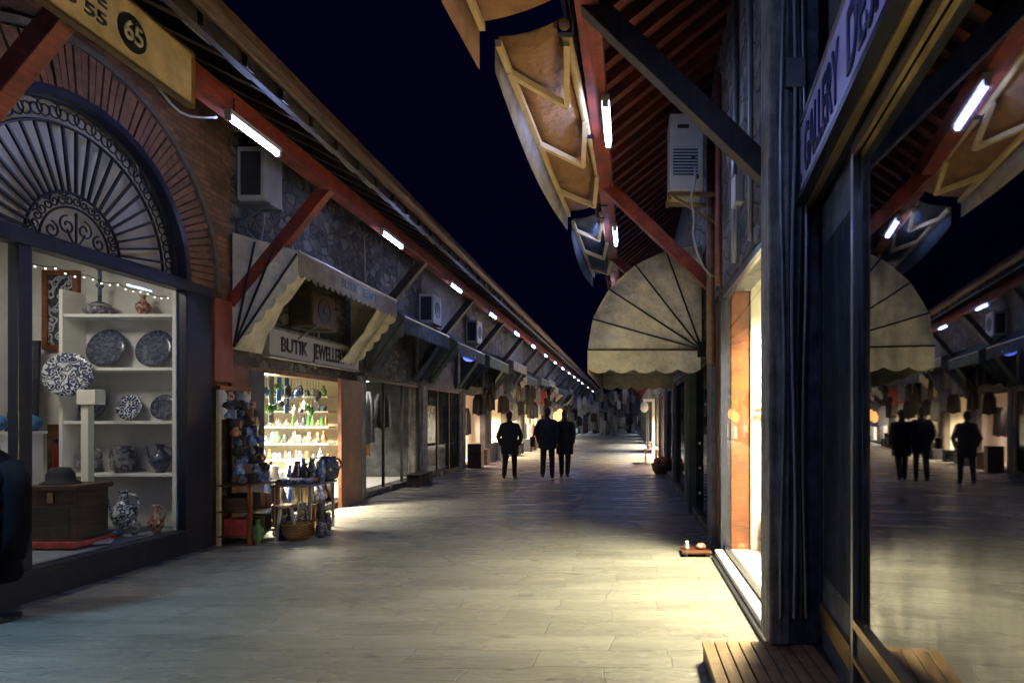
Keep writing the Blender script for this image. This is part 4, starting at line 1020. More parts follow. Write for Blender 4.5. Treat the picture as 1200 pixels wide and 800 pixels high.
# furnishings of bay 2 and 3
cheek_awning(12.1, 15.1, 'canvas_dark', .5, 'canvas_dark', 'first dark slate awning beyond the beige one', fx=-4.3, fz=3.5, group='dark folded awnings on the left')
cheek_awning(15.8, 18.8, 'canvas_green', .5, 'canvas_dark', 'second dark awning with grey green side cloth beyond the beige one', fx=-4.3, fz=3.45, group='dark folded awnings on the left')
cheek_awning(19.5, 22.5, 'canvas_green', .5, 'canvas_green', 'third dark green awning beyond the beige one', fx=-4.3, fz=3.45, group='dark folded awnings on the left')
for i, y in enumerate((12.7, 13.2, 13.9)):
    garment(-5.9, y, 1.8, 1.1, .34, ['whitecloth', 'coat_black', 'orangecloth'][i], ['white garment hanging in the dim shop behind the brown pillar', 'black garment hanging in the dim shop behind the brown pillar', 'orange garment hanging in the dim shop behind the brown pillar'][i], 'garments in the dim shop')
# potted boxes on pavement at third shop
for i in range(3):
    m = MB(); y = 14.2 + i * .35; m.box(-5.0, -4.72, y, y + .28, 0, .26); m.box(-5.02, -4.7, y - .02, y + .3, .26, .29)
    tag(m.build('crate', 'coat_brown', bevel=.01), 'dark low crate on the paving before the dim shop', 'crate', 'dark crates along the left paving')
# hanging textiles along the far left front (blue, red, pink, white)
Gt = 'textiles hanging before the far left shops'
cols = ['coat_brown', 'greycloth', 'redcloth', 'canvas_dark', 'greycloth', 'coat_brown', 'greycloth', 'coat_navy', 'brownwood', 'coat_brown']
k = 0
for y in [19.7 + .62 * j for j in range(34)]:
    k += 1
    hi = k % 2
    x = -4.75 + rnd.uniform(-.15, .25)
    garment(x, y, (3.1 if hi else 2.35) + rnd.uniform(-.1, .3), rnd.uniform(.6, .95), rnd.uniform(.3, .5), cols[rnd.randrange(10)],
            'muted textile hanging high before the far left shops' if hi else 'muted textile hanging at head height before the far left shops', Gt)
for k in range(16):
    y = 19.8 + 1.15 * k + rnd.uniform(-.2, .2); m = MB(); hh = rnd.uniform(.3, .8); ww = rnd.uniform(.25, .5)
    m.box(-5.02, -5.02 + ww, y, y + rnd.uniform(.3, .6), 0, hh)
    tag(m.build('goods_crate', rnd.choice(['coat_brown', 'greycloth', 'chest', 'coat_navy', 'chest', 'brownwood']), bevel=.015), 'goods crate on the paving before the far left shops', 'crate', 'goods crates before the far left shops')
Gi = 'garments hanging inside the left shops'
for i in range(4, 10):
    for j in range(6):
        y = LB[i] + .6 + 2.6 * j / 5 + rnd.uniform(-.15, .15)
        garment(-5.5 - rnd.uniform(0, 1.2), y, rnd.uniform(1.5, 2.25), rnd.uniform(.7, 1.2), rnd.uniform(.25, .5), rnd.choice(['coat_black', 'coat_brown', 'greycloth', 'redcloth', 'coat_navy', 'whitecloth', 'pinkcloth']),
                'garment hanging inside the lit left shops behind the walkers', Gi)
for i in range(2, 4):
    for j in range(5):
        y = LB[i] + .7 + 2.3 * j / 4
        garment(-5.55 - rnd.uniform(0, .8), y, rnd.uniform(1.9, 2.2), rnd.uniform(.7, 1.3), rnd.uniform(.3, .55), rnd.choice(['coat_black', 'coat_brown', 'greycloth', 'coat_navy', 'orangecloth']),
                'dim garment hanging inside the dark shops past the brown pillar', 'dim garments past the brown pillar')
for i in range(5, 14):
    cheek_awning(LB[i] + .35, LB[i + 1] - .4, 'canvas_dark' if i % 3 else 'canvas', .4, ['canvas_dark', 'canvas_green', 'canvas_pale'][i % 3], 'far narrow awning in the left row behind the walkers', fx=-4.35 + .1 * (i % 2), fz=3.35 + .15 * (i % 3), group='far awnings of the left row', ribs=False)
t = thing('lantern', (-4.6, 17.9, 3.2), 'glowing blue lantern hanging beside the dark awnings', 'lantern')
m = MB(); m.ball((-4.45, 17.6, 3.25), .17, (1, 1.2, .7), 16); m.build('shade', 'lantern_blue', t, smooth=True)
m = MB(); m.tube([(-4.45, 17.6, 3.36), (-4.45, 17.6, 4.4)], .006, 5); m.build('cord', 'cabledark', t)
for k, y in enumerate((38.2, 39.2, 40.4)):
    m = MB(); m.lathe([(.05, 0), (.16, .1), (.2, .35), (.12, .6), (.03, .66)], (-4.4, y, 1.3 + .1 * k), 14)
    t = thing('lantern', (-4.4, y, 1.3), 'glowing orange lantern hanging right of the walking pair', 'lantern', 'orange lanterns')
    m.build('shade', 'lantern_orange', t, smooth=True)
    m = MB(); m.tube([(-4.4, y, 1.95 + .1 * k), (-4.4, y, 4.4)], .006, 5); m.build('cord', 'cabledark', t)
# free standing far goods rails, dark
for k in range(12):
    y = 33 + 2.1 * k
    garment(-4.8 + rnd.uniform(-.1, .2), y, 2.3 + rnd.uniform(-.2, .4), 1.1, .5, rnd.choice(['greycloth', 'coat_navy', 'bluecloth', 'whitecloth', 'coat_brown']), 'dark textile hanging before the most distant left shops', 'distant dark textiles')

for k in range(90):
    x = rnd.uniform(-3.6, .55); y = rnd.uniform(46.5, 56); zt = rnd.choice((1.5, 1.9, 2.4, 3.0, 3.7)) + rnd.uniform(-.2, .2)
    garment(x, y, zt, rnd.uniform(.6, 1.3), rnd.uniform(.3, .6), rnd.choice(['greycloth', 'greycloth', 'greycloth', 'coat_navy', 'coat_brown', 'canvas_dark']), 'cool lit textile hung across the far end of the lit street', 'textiles across the far street')
for k in range(46):
    y = 47 + .8 * k
    for sd in (0, 1):
        x = (-4.4 + rnd.uniform(-.3, .9)) if sd == 0 else (.75 - rnd.uniform(0, .8))
        garment(x, y + .3 * sd, rnd.uniform(1.7, 3.4), rnd.uniform(.7, 1.3), rnd.uniform(.4, .7), rnd.choice(['greycloth', 'greycloth', 'coat_navy', 'coat_brown']),
                'cool lit textile crowding the very distant street on the %s' % ('left' if sd == 0 else 'right'), 'very distant textiles')

# ------------------------------------------------------------------ RIGHT: bright shop with warm light
t = thing('warm_shop', (XR, 5.6, 0), 'warm lit shop at the right whose light floods the paving', 'shop')
WS = t
m = MB(); m.box(XR - .02, XR + .3, 4.22, 7.67, 2.95, 5.9); m.build('wall', 'stone', t)
m = MB(); m.box(XR - .08, XR + .02, 4.24, 7.0, 0, .1); m.build('sill', 'white', t, bevel=.006)
m = MB(); m.box(XR - .11, XR - .082, 4.24, 7.02, 0, .045); m.build('kerb_strip', 'black', t)
m = MB(); m.box(XR + .022, XR + .06, 4.24, 7.0, .1, .16); m.build('bottom_rail', 'black', t)
m = MB(); m.box(XR + .0, XR + .07, 4.24, 7.0, 2.88, 2.948); m.build('head_rail', 'black', t)
m = MB(); m.box(1.13, 1.34, 6.99, 7.16, 0, 2.95); m.build('door_post', 'orangewood', t, bevel=.01)
m = MB(); m.box(1.02, 1.128, 7.005, 7.16, 0, 2.95); m.build('dark_jamb', 'black', t)
m = MB(); m.box(XR + .025, XR + .03, 4.24, 7.0, .16, 2.88); m.build('window_pane', 'glass_show', t)
m = MB(); m.box(1.342, 3.6, 6.95, 7.03, .1, 3.0); m.build('end_wall', 'warmwhite', t)
m = MB(); m.box(3.55, 3.6, 4.3, 6.92, .1, 3.0); m.build('back_wall', 'warmwhite', t)
m = MB(); m.box(1.135, 3.6, 4.22, 4.3, 0, 3.0); m.build('inner_wall', 'warmwhite', t)
m = MB(); m.box(XR + .06, 3.6, 4.22, 7.0, .04, .1); m.build('floor', 'offwhite', t)
m = MB(); m.box(XR + .3, 3.6, 4.22, 7.0, 3.0, 3.06); m.build('ceiling', 'offwhite', t)
m = MB(); m.box(1.5, 2.3, 5.5, 6.5, 2.955, 2.99); m.build('ceiling_light', mat_emit('warm_shop_panel', (1., .82, .46), 7), t)
area('warm_shop_light', (1.85, 6.0, 2.94), .7, 900, (1., .80, .43), sy=.9).data.spread = R(130)
# folded stripes added for the glass reflection low in the window; a wall rail
t = thing('reflection_stack', (1.5, 6.8, .1), 'striped stack standing in for the glass reflection low in the warm lit window', 'textiles')
for k in range(9):
    m = MB(); m.box(1.42 + rnd.uniform(0, .03), 2.0 + rnd.uniform(-.03, .03), 6.55, 6.9, .1 + k * .055, .15 + k * .055); m.build('reflection_layer', ['vase_red', 'whitecloth', 'pinkcloth', 'redcloth'][k % 4], t, bevel=.015)
m = MB(); m.box(1.38, 2.6, 6.86, 6.918, 1.62, 1.66); tag(m.build('wall_rail', 'orangewood', bevel=.004), 'thin wooden rail on the cream wall of the warm lit shop', 'rail')
# upper wall furniture
def pipe(path, r, mtl, label, nm='wall_pipe', cat='pipe'):
    m = MB(); m.tube(path, r, 8); return tag(m.build(nm, mtl, smooth=True), label, cat)
pipe([(XR - .06, 7.5, 2.2), (XR - .06, 7.5, 5.2)], .05, 'pipe_brown', 'thick rusty vertical pipe on the right stone wall beside the second brace')
pipe([(XR - .05, 6.9, 3.0), (XR - .05, 6.9, 5.3)], .035, 'pipe_red', 'dark red vertical pipe on the right stone wall')
pipe([(XR - .05, 5.9, 3.0), (XR - .05, 5.9, 3.9), (XR - .05, 5.8, 4.1), (XR - .05, 5.8, 5.4)], .025, 'galv', 'thin grey bent pipe on the right stone wall above the warm window')
pipe([(XR - .04, 5.15, 3.0), (XR - .04, 5.15, 5.4)], .02, 'cable', 'slim pale cable running down the right stone wall')
P = []
for k in range(17):
    q = k / 16; P.append((.93 - .12 * math.sin(q * math.pi), 7.0, 4.3 - 1.35 * q - .12 * math.sin(q * math.pi)))
pipe([(.72 + .02 * math.sin(k), 7.0 + .02 * k, 4.35 - .07 * k - .0 * k) for k in range(9)] + [(.73, 7.2, 3.65), (.78, 7.22, 3.45), (.86, 7.25, 3.28), (.95, 7.3, 3.2), (1.02, 7.35, 3.2)], .013, 'cable', 'loose pale cable drooping from the air conditioner to the brown post', 'loose_cable', 'cable')
t = thing('junction_box', (XR - .1, 6.4, 3.6), 'small beige junction box among pipes on the right stone wall', 'junction box')
m = MB(); m.box(XR - .1, XR - .02, 5.55, 5.75, 3.45, 3.7); m.build('casing', 'acwhite', t, bevel=.01)
m = MB(); m.tube([(XR - .06, 5.65, 3.45), (XR - .07, 5.68, 3.2), (XR - .06, 5.75, 3.0)], .012, 6); m.build('lead', 'cable', t)
# brown post
m = MB(); m.box(1.06, 1.22, 7.55, 7.72, 0, 3.3); tag(m.build('timber_post', 'brownwood', bevel=.012), 'brown timber post beside the warm lit shop, under the red brace', 'post')
# air conditioner on right wall
t = thing('air_conditioner', (.7, 7.2, 4.1), 'tall grey air conditioner high on the right wall under the red rafters', 'air conditioner', 'air conditioning units on the shop walls')
m = MB(); m.box(.46, .84, 7.15, 7.6, 4.13, 5.0); m.build('casing', 'acwhite', t, bevel=.015)
m = MB()
for k in range(9): m.box(.5, .78, 7.138, 7.147, 4.3 + k * .035, 4.315 + k * .035)
m.build('louvre', 'acdark', t)
m = MB(); m.box(.55, .68, 7.138, 7.147, 4.83, 4.87); m.build('vent_slot', 'acdark', t)
for (x, z) in ((.73, 4.5), (.77, 4.28)):
    m = MB(); m.lathe([(.025, 0), (.025, .015)], (x, 7.15, z), 12, ax=(0, -1, 0)); m.build('knob', 'acdark', t)
m = MB(); m.bar((.44, 7.2, 4.1), (1.04, 7.2, 4.1), .04, .04); m.build('bracket_arm', 'brass', t); m = MB(); m.bar((.44, 7.55, 4.1), (1.04, 7.55, 4.1), .04, .04); m.build('bracket_arm', 'brass', t); m = MB(); m.bar((.46, 7.2, 4.08), (.46, 7.55, 4.08), .04, .04); m.build('bracket', 'brass', t)
m = MB(); m.bar((.5, 7.2, 4.08), (1.03, 7.2, 3.75), .03, .03); m.build('strut', 'brass', t)

# ------------------------------------------------------------------ RIGHT near: post, deck, angled dark glass front
t = thing('stone_post', (1.0, 4.08, .12), 'weathered grey post with cables between the warm shop and the dark glass front', 'post')
m = MB(); m.box(.88, 1.01, 3.97, 4.22, .125, 6.2); m.build('shaft', 'greywood', t, bevel=.012)
for (x, nm, mt, r) in ((.96, 'conduit', 'galv', .012), (1.03, 'conduit', 'cable', .011), (1.07, 'conduit', 'cabledark', .014), (1.1, 'conduit', 'galv', .012)):
    m = MB(); m.tube([(x + .012 * math.sin(z * 2.3 + x * 30), 3.955, z) for z in [.3 + .3 * k for k in range(20)]], r, 6); m.build(nm, mt, t)
m = MB(); m.box(.98, 1.1, 3.94, 3.968, 3.62, 3.8); m.build('cable_clip', 'galv', t)

AX, TX = .76, .11                                      # dark glass front: x = AX + TX*y
def gp(y, z, off=0.):
    n_ = Vector((-1, TX, 0)).normalized()
    return Vector((AX + TX * y, y, z)) + n_ * off
gd = Vector((TX, 1, 0)).normalized(); gn = Vector((-1, TX, 0)).normalized()
def gbar(m, y0, y1, z0, z1, o0, o1):
    P0, P1 = gp(y0, z0), gp(y1, z0)
    m.prism([P0 + gn * o0, P1 + gn * o0, P1 + gn * o1, P0 + gn * o1], (0, 0, z1 - z0))
t = thing('dark_shop', (1.1, 3, .12), 'closed shop with a dark mirroring glass front at the right edge', 'shop')
DS = t
m = MB(); gbar(m, 2.985, 3.03, .13, 2.86, -.02, .03); m.build('glass_stile', 'alu', t, bevel=.004)
m = MB(); gbar(m, .4, 2.985, .56, .6, -.02, .03); m.build('glass_rail', 'brass', t)
m = MB(); gbar(m, .4, 2.985, .42, .56, -.03, .015); m.build('bottom_rail', 'black', t)
m = MB(); gbar(m, .4, 2.985, .13, .42, -.04, .0); m.build('kick_panel', 'darkwood', t)
m = MB(); gbar(m, .4, 2.985, .40, .425, -.03, .03); m.build('brass_trim', 'brass', t)
m = MB(); gbar(m, .4, 2.985, .6, 2.8, .0, .006); m.build('window_pane', 'glass_mirror', t)
m = MB(); gbar(m, .4, 3.03, 2.8, 2.86, -.03, .03); m.build('head_rail', 'black', t)
m = MB(); gbar(m, .4, 3.03, 2.792, 2.799, .012, .028); m.build('head_trim', 'brass', t)
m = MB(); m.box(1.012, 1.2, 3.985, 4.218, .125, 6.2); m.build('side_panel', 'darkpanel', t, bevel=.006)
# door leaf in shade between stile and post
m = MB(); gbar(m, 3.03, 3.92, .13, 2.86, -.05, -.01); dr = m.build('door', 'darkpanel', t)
m = MB(); gbar(m, 3.1, 3.85, .6, 2.6, -.012, -.006); m.build('door_pane', 'glass_dark', dr)
m = MB(); gbar(m, 3.045, 3.10, 1.2, 1.42, -.01, .01); m.build('lock_plate', 'alu', dr)
m = MB(); gbar(m, 3.12, 3.9, .3, .42, -.01, .012); m.build('brass_kick', 'brass', dr)
m = MB(); gbar(m, .4, 3.93, 2.86, 6.1, -.3, -.05); m.build('wall', 'plaster', t)
m = MB(); gbar(m, .4, 3.9, .1, .125, -3., -.06); m.build('floor', 'acdark', t)
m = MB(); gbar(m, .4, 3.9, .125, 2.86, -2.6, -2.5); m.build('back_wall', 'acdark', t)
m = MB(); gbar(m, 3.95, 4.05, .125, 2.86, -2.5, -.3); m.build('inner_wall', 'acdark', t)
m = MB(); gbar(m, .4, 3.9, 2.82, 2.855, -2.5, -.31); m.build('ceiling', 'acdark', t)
# lace panel behind the mirroring glass
P0, P1 = gp(1.75, .9, -.55), gp(2.35, .9, -.55)
m = MB(); n_ = 24
for k in range(n_):
    f = lambda q: P0.lerp(P1, q) + gn * .03 * math.sin(q * 26)
    a_, b_ = f(k / n_), f((k + 1) / n_); m.face([a_, b_, b_ + Vector((0, 0, 1.6)), a_ + Vector((0, 0, 1.6))])
bmesh.ops.remove_doubles(m.bm, verts=m.bm.verts[:], dist=.0005)
tag(m.build('lace_curtain', 'lace', smooth=True, solid=.004), 'blue lace curtain hanging behind the dark mirroring glass', 'curtain')
# signboard over the dark glass
t = thing('violet_sign', (1.0, 3, 2.9), 'violet signboard with navy capitals over the dark glass front', 'sign')
m = MB(); gbar(m, .5, 4.12, 2.93, 3.36, .06, .12); bd_ = m.build('board', 'violet_sign', t)
m = MB(); gbar(m, .5, 4.14, 2.89, 2.928, .0, .14); m.build('bottom_rim', 'black', t)
m = MB(); gbar(m, .5, 4.14, 2.868, 2.887, .05, .085); m.build('brass_moulding', 'brass', t)
m = MB(); gbar(m, .5, 4.14, 3.362, 3.385, .05, .13); m.build('top_rim', 'alu', t)
U = -gd
q = gp(4.03, 3.01, .12); lettering('T.', .27, 'navy', bd_, q, U, (0, 0, 1), gn, width=.16, bold=.015)
q = gp(3.76, 3.01, .12); lettering('GALLERY', .27, 'navy', bd_, q, U, (0, 0, 1), gn, width=.92, bold=.015)
q = gp(2.68, 3.01, .12); lettering('DESIGN', .27, 'navy', bd_, q, U, (0, 0, 1), gn, width=.85, bold=.015)

# wooden deck
t = thing('wooden_deck', (.7, 3, 0), 'low slatted wooden deck before the dark glass front', 'deck')
m = MB()
nx = 9
for k in range(nx):
    x = .47 + k * .078; m.box(x, x + .07, .6, 4.06, .09, .12)
m.build('slats', 'deckwood', t, bevel=.004)
m = MB(); m.box(.475, .5, .6, 4.04, 0, .088); m.box(1.1, 1.14, .6, 4.04, 0, .088); m.box(.5, 1.1, 4.0, 4.04, 0, .088); m.build('frame', 'darkwood', t)
# small items by the wall
t = thing('wooden_step', (.9, 7.3, 0), 'small wooden board on the paving at the foot of the brown post', 'step')
m = MB(); m.box(.6, .93, 7.05, 7.4, .035, .06); m.build('tread', 'brownwood', t, bevel=.004); m = MB(); m.box(.62, .66, 7.07, 7.38, 0, .034); m.box(.87, .91, 7.07, 7.38, 0, .034); m.build('leg', 'darkwood', t)
m = MB(); m.lathe([(.025, 0), (.028, .02), (.02, .08), (.022, .09), (.005, .1)], (.66, 7.2, .06), 12); tag(m.build('glass_figurine', 'whitecloth', smooth=True), 'tiny white figurine on the small wooden board', 'figurine')
m = MB(); m.lathe([(.02, 0), (.05, .01), (.06, .04), (.03, .07), (.005, .075)], (.82, 7.2, .06), 12); tag(m.build('trinket_pot', 'vase_red', smooth=True), 'tiny reddish pot on the small wooden board', 'pot')

# ------------------------------------------------------------------ folding arm awnings on the right
def fold_awning(y0, y1, xc, zc, xf, zf, rot, label, cloth, val, drop=.2, sag=.06, arms=3, group='folding arm awnings on the right'):
    ym = (y0 + y1) / 2
    def off(y): return rot * (y - ym)
    t = thing('folding_awning', (xc, ym, zc), label, 'awning', group)
    n = 14; ys = [y0 + (y1 - y0) * k / n for k in range(n + 1)]
    m = MB()
    for a_, b_ in zip(ys, ys[1:]):
        for j in range(4):
            q0, q1 = j / 4, (j + 1) / 4
            def P(y, q): return (xc + (xf - xc) * q + off(y), y, zc + .05 + (zf - zc) * q - .035 * math.sin(q * math.pi) - .008 * math.sin(y * 9))
            m.face([P(a_, q0), P(b_, q0), P(b_, q1), P(a_, q1)])
    bmesh.ops.remove_doubles(m.bm, verts=m.bm.verts[:], dist=.0005); m.build('cloth', cloth, t, smooth=True, solid=.006)
    m = MB()
    for a_, b_ in zip(ys, ys[1:]):
        def V(y, q): return (xf + off(y) - .02 - .05 * q * math.sin((y - y0) / (y1 - y0) * math.pi), y, zf - q * (drop + sag * math.sin((y - y0) / (y1 - y0) * math.pi)))
        m.face([V(a_, 0), V(b_, 0), V(b_, 1), V(a_, 1)])
    bmesh.ops.remove_doubles(m.bm, verts=m.bm.verts[:], dist=.0005); m.build('valance', val, t, smooth=True, solid=.006)
    m = MB(); m.tube([(xc + off(y0), y0, zc), (xc + off(y1), y1, zc)], .04, 10); m.build('roller_bar', 'creambar', t, smooth=True)
    m = MB(); m.bar((xf + off(y0), y0, zf), (xf + off(y1), y1, zf), .045, .05); m.build('front_rail', 'creambar', t)
    m = MB()
    for y in (y0 + .05, y0 + (y1 - y0) * .45, y1 - .05): m.bar((xc + off(y), y - .03, zc), (xc + off(y), y + .03, zc), .1, .1)
    m.build('bracket', 'black', t)
    L = (y1 - y0) / arms
    for k in range(arms):
        ya = y0 + L * k + .1; sgn = 1
        fpt = Vector((xf + off(ya), ya + .25, zf - .01)); el = Vector((xc - .1 + off(ya + L * .6), ya + L * .62, (zc + zf) / 2 - .08)); sh = Vector((xc + off(ya), ya + .05, zc - .05))
        m = MB(); m.bar(fpt, el, .045, .05); m.bar(el, sh, .045, .05); m.ball(el, .032, n=8)
        m.build('arm', 'creambar', t)
    return t
fold_awning(4.5, 8.3, -.39, 4.36, -.86, 4.22, .038, 'tan folding awning with zigzag brass arms over the street, beside the right lamp', 'canvas_tan', 'canvas_pale')
fold_awning(.6, 4.4, -.45, 4.5, -1.08, 4.27, .03, 'nearest tan folding awning, only its corner showing at the top edge', 'canvas_tan', 'canvas_tan', drop=.29, sag=.0)
fold_awning(8.7, 12.0, -.33, 4.36, -.72, 4.25, .03, 'dark folding awning beyond the tan one, above the fan awning', 'canvas_dark', 'canvas_dark')

# ------------------------------------------------------------------ fan shaped hood awning
def hood(y0, y1, label, px=.98, pz=2.47, ra=1.53, rb=1.4, cloth='canvas'):
    t = thing('hood_awning', (px, (y0 + y1) / 2, pz), label, 'awning')
    N = 24
    def P(a, y, k=1.): return Vector((px - ra * k * math.cos(a), y, pz + rb * k * math.sin(a)))
    ribs = [0, .3, .62, .95, 1.25, math.pi / 2]
    # cloth sags a little between ribs
    def kk(a):
        for r0_, r1_ in zip(ribs, ribs[1:]):
            if r0_ <= a <= r1_ + 1e-6: return 1 - .008 * math.sin((a - r0_) / (r1_ - r0_) * math.pi)
        return 1
    angs = sorted(set([round(r, 5) for r in ribs] + [round(math.pi / 2 * k / N, 5) for k in range(N + 1)]))
    m = MB()
    ny = 6
    for a_, b_ in zip(angs, angs[1:]):
        for j in range(ny):
            ya, yb = y0 + (y1 - y0) * j / ny, y0 + (y1 - y0) * (j + 1) / ny
            m.face([P(a_, ya, kk(a_)), P(b_, ya, kk(b_)), P(b_, yb, kk(b_)), P(a_, yb, kk(a_))])
    bmesh.ops.remove_doubles(m.bm, verts=m.bm.verts[:], dist=.0005); m.build('top_cloth', cloth, t, smooth=True, solid=.006)
    for y, e in ((y0, -1), (y1, 1)):
        m = MB()
        for a_, b_ in zip(angs, angs[1:]):
            for q0, q1 in ((0.02, .35), (.35, .7), (.7, 1)):
                def Q(a, q):
                    bl = 1 - kk(a)
                    return P(a, y - e * bl * q * 2.2, q * kk(a))
                m.face([Q(a_, q0), Q(b_, q0), Q(b_, q1), Q(a_, q1)])
        bmesh.ops.remove_doubles(m.bm, verts=m.bm.verts[:], dist=.0005); m.build('end_panel', cloth, t, smooth=True, solid=.006)
        # scalloped side valance
        m = MB(); n = 5; pts = []
        for k in range(n * 8 + 1):
            q = k / (n * 8); pts.append((px - ra + ra * .99 * q, y, pz - .26 - .055 * abs(math.sin(q * n * math.pi))))
        m.face([(px - ra * .01, y, pz - .004), (px - ra, y, pz - .004)] + pts); m.build('side_valance', cloth, t, solid=.006)
    m = MB(); n = int((y1 - y0) / .3); pts = []
    for k in range(n * 6 + 1):
        q = k / (n * 6); pts.append((px - ra - .004, y0 + (y1 - y0) * q, pz - .26 - .055 * abs(math.sin(q * n * math.pi))))
    m.face([(px - ra - .004, y1, pz - .004), (px - ra - .004, y0, pz - .004)] + pts); m.build('front_valance', cloth, t, solid=.006)
    for a in ribs[:-1]:
        m = MB(); m.tube([(px, y0 - .012, pz), P(a, y0 - .012), P(a, y1 + .012), (px, y1 + .012, pz)], .013, 6); m.build('rib', 'iron', t)
    m = MB(); m.box(px - .06, px + .06, y0 - .05, y0 + .03, pz - .1, pz + .1); m.build('hinge', 'iron', t)
    return t
hood(8.5, 13.4, 'beige fan shaped hood awning with scalloped valance over the right pavement')

# ------------------------------------------------------------------ further right bays
rs = [(1, 'stone', None, 0, WHITE, 'dark closed shop under the fan shaped awning'),
      (2, 'plaster', None, 0, WHITE, 'dark closed shop behind the grey green column'),
      (3, 'stone', None, 0, WHITE, 'dark shop just past the fan shaped awning'),
      (4, 'stone', 'panel_warm', 230, PINK, 'rosy lit shop in the right row beside the orange basket'),
      (5, 'plaster', 'panel_warm', 420, WARM, 'warm lit shop in the right row beyond the orange basket'),
      (6, 'stone', 'panel_white', 420, WHITE, 'shop with a glowing white doorway in the right row'),
      (7, 'stone', None, 0, WHITE, 'dark far shop in the right row before the glowing ones'),
      (8, 'plaster', 'panel_white', 350, WHITE, 'far white lit shop in the right row'),
      (9, 'stone', 'panel_white', 350, WHITE, 'second far white lit shop in the right row'),
      (10, 'stone', None, 0, WHITE, 'dark far shop in the right row, third from its end'),
      (11, 'plaster', 'panel_white', 70, COOL, 'far cool lit shop in the right row'),
      (12, 'stone', None, 0, COOL, 'dark far shop near the right street end'),
      (13, 'stone', 'panel_white', 50, COOL, 'far lit shop of the right row, last but two'),
      (14, 'plaster', None, 0, COOL, 'dark far shop of the right row, last but one'),
      (15, 'stone', None, 0, COOL, 'far dark shop of the right row before the street darkens')] + [(k, ('stone', 'plaster')[k % 2], 'panel_white' if k % 4 == 0 else None, 130 if k % 4 == 0 else 0, (.5, .65, 1.), 'very distant dark shop of the right row') for k in range(16, 27)]
for (i, wm, lamp, pw, col, lab) in rs:
    y0 = RB[i] + (.06 if i == 1 else 0)
    bay('r', y0, RB[i + 1], wm, 0, lamp, pw, col, 2.35, lab, pilaster='plaster', frame='darkwood', glass='glass_dark' if not lamp else None, inner='cream' if lamp else 'acdark', split=1)  # unlit rooms get near-black inner walls: their darkness is in the colour
m = MB(); m.box(1.03 - .06, 1.03 + .1, 10.3, 10.5, 0, 2.6)
tag(m.build('timber_column', 'canvas_green', bevel=.012), 'slim grey green column under the fan shaped awning', 'post')
for i in range(3):
    m = MB(); z = .5 + i * .35; m.ball((1.0, 8.9, z), .02, n=10); 
    t = thing('wall_lamp', (1.0, 8.9, z), ['lowest', 'middle', 'topmost'][i] + ' tiny glass ornament on the dark wall beside the grey green column', 'ornament')
    m.build('bulb', 'whitecloth', t, smooth=True); m = MB(); m.tube([(1.0, 8.9, z), (1.05, 8.9, z)], .01, 6); m.build('stem', 'iron', t)
# basket of orange goods, table, white frame
t = thing('goods_basket', (.93, 17.6, 0), 'round orange basket of goods on the right paving', 'basket')
m = MB(); m.lathe([(.2, 0), (.28, .12), (.32, .3), (.31, .31), (.26, .28), (.2, .1)], (.93, 17.6, 0), 20); m.build('body', 'basket', t, smooth=True)
for k in range(9):
    m = MB(); an = k * .7; rr = .16 if k else 0; m.ball((.93 + rr * math.cos(an), 17.6 + rr * math.sin(an), .36 + .04 * (k == 0)), .1, n=10); m.build('goods', 'orangecloth' if k % 2 else 'redcloth', t, smooth=True)
t = thing('goods_table', (.85, 21.5, 0), 'low pale table of goods on the right paving beyond the orange basket', 'table')
m = MB(); m.box(.55, 1.0, 21, 22.4, .5, .54); m.build('tabletop', 'whitecloth', t)
for (x, y) in ((.57, 21.03), (.98, 21.03), (.57, 22.37), (.98, 22.37)):
    m = MB(); m.bar((x, y, 0), (x, y, .5), .03, .03); m.build('leg', 'brownwood', t)
for k in range(6):
    pot(.65 + .05 * (k % 3), 21.1 + .2 * k, .54, .2, .07, mats_pot[k % 7], 'pot on the low pale table of the right paving', 'pots on the low pale table', k % 3)
t = thing('display_stand', (.8, 24.5, 0), 'tall white display stand before the glowing doorway on the right', 'stand')
m = MB(); m.box(.9, 1.0, 24.4, 24.5, 0, 2.2); m.build('post', 'white', t); m = MB(); m.box(.55, 1.0, 24.4, 24.5, 2.2, 2.3); m.build('arm', 'white', t)
m = MB(); m.box(.7, 1.1, 24.2, 24.7, 0, .04); m.build('foot', 'white', t)
m = MB(); m.lathe([(.05, 0), (.14, -.1), (.16, -.3), (.05, -.42)], (.6, 24.45, 2.2), 14); m.build('shade', 'whitecloth', t, smooth=True)

# ------------------------------------------------------------------ end of the street
t = thing('end_building', (-2, 100, 0), 'dark building closing the far end of the street', 'building')
m = MB(); m.box(-12, 8, 100, 102, 0, 5.2); m.build('wall', 'stone_x', t)
for k in range(4):
    m = MB(); x = -5.5 + 1.9 * k; m.box(x, x + 1.2, 99.93, 99.998, .1, 2.2); m.build('door', 'darkwood', t)
m = MB(); m.box(-12, 8, 99.3, 102, 5.2, 5.35); m.build('roof', 'roof', t)

